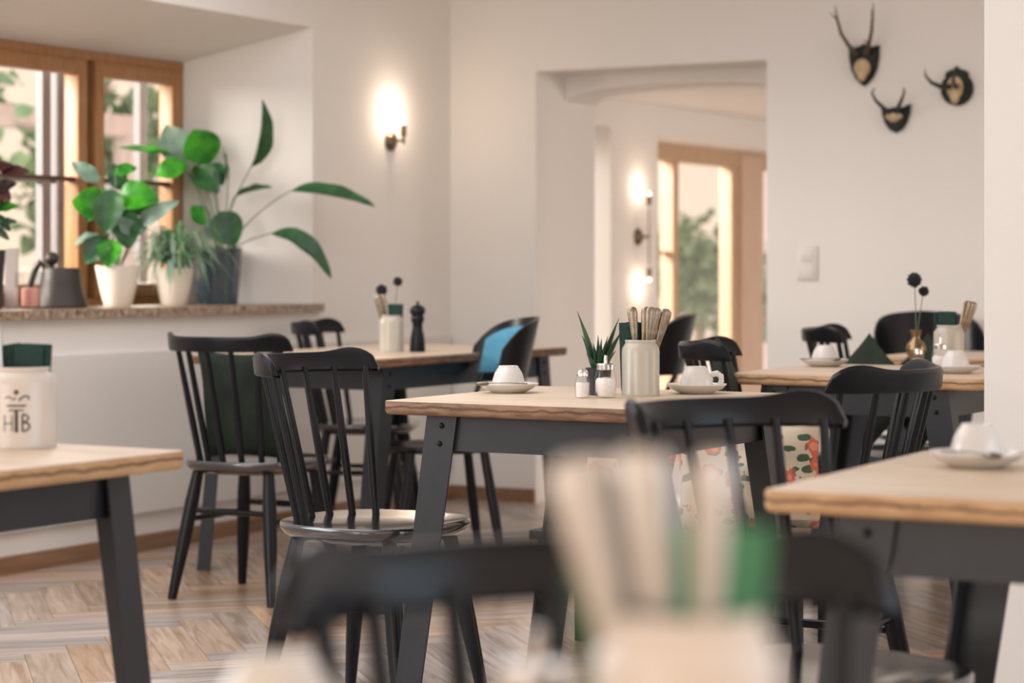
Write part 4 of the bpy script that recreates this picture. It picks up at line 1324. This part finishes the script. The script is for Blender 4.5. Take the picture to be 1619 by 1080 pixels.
# spider plant: many thin arching blades
t = thing('potted_spider_plant', 'spider plant with thin striped blades in the right white pot', 'potted plant', (-5.62, 7.134, SZ))
pot(t, .048, .080, .150, M['pot_w'])
bm = bmesh.new(); rd = random.Random(12)
for k in range(130):
    a = rd.uniform(0, 2 * PI); reach = rd.uniform(.08, .24); up = rd.uniform(.06, .20)
    if math.cos(a) > .3 and rd.random() < .5: reach += .05
    lat, dep = math.cos(a), math.sin(a) * .7
    end = rd.uniform(-.11, .13) if reach > .1 else up * .8
    p0 = V(lat * .015, .14, dep * .015); pm = V(lat * reach * .6, .15 + up * 1.5, dep * reach * .6); p2 = V(lat * reach, .14 + end, dep * reach)
    pts = bez(p0, pm, p2, 9); side = V(-dep, 0, lat).normalized() if (lat or dep) else VIEW
    for i in range(9):
        w0 = .0085 * math.sin(PI * (i / 9 * .88 + .10)); w1 = .0085 * math.sin(PI * ((i + 1) / 9 * .88 + .10))
        vs = []
        for (p, w_) in ((pts[i], w0), (pts[i + 1], w1)):
            vs.append([bm.verts.new(p + side * w_ + Vector((0, 0, .0015))), bm.verts.new(p - Vector((0, 0, .0008))), bm.verts.new(p - side * w_ + Vector((0, 0, .0015)))])
        for q in (0, 1): bm.faces.new((vs[0][q], vs[0][q + 1], vs[1][q + 1], vs[1][q])).material_index = k % 3 == 0
bmesh.ops.remove_doubles(bm, verts=bm.verts, dist=1e-5)
obj('foliage', bm, [M['leaf_s'], M['leaf_g']], t)


# cast iron bell-shaped piece with a knob
t = thing('cast_iron_bell', 'dark cast iron bell with a round knob, left of the white pots', 'bell', (-5.62, 6.455, SZ), 30)
bm = bmesh.new(); lathe(bm, [(0, 0), (.098, 0), (.102, .006), (.098, .02), (.086, .05), (.076, .10), (.070, .142), (.064, .150), (0, .152)], 40); obj('body', bm, M['iron'], t)
bm = bmesh.new(); lathe(bm, [(.012, .150), (.010, .165), (.014, .170), (.014, .172), (0, .172)], 16, (-.035, 0)); ball(bm, (-.035, 0, .185), .026, 3); obj('knob', bm, M['iron'], t)
bm = bmesh.new(); tube(bm, [(-.058, -.02, .15), (-.075, -.022, .172), (-.095, -.02, .14), (-.118, -.01, .07), (-.125, 0, .012)], [.010, .013, .013, .012, .010], 10); obj('handle', bm, M['iron'], t)
# candle glass
t = thing('candle_glass', 'square glass holding a pink candle at the left end of the sill', 'candle', (-5.60, 6.265, SZ), 20)
bm = bmesh.new()
for a in ((-.045, -.042, -.045, .045), (.042, .045, -.045, .045), (-.045, .045, -.045, -.042), (-.045, .045, .042, .045)): box(bm, *a, 0, .135)
box(bm, -.045, .045, -.045, .045, 0, .008); obj('glass_box', bm, M['glass'], t, False)
bm = bmesh.new(); lathe(bm, [(0, .009), (.033, .009), (.034, .012), (.034, .072), (.030, .076), (0, .074)], 28); obj('candle', bm, M['pink_wax'], t)
bm = bmesh.new(); tube(bm, [(0, 0, .074), (.001, 0, .088)], .0012, 6); obj('wick', bm, M['ink'], t)
bm = bmesh.new(); rbox(bm, -.026, .026, -.004, .004, 0, .225, .002, 1)
o = obj('grey_card', bm, M['paper']); o.location = (-5.78, 6.36, SZ); o.rotation_euler = (0, 0, math.radians(30)); tag(o, 'narrow grey card standing against the window behind the bell', 'card')
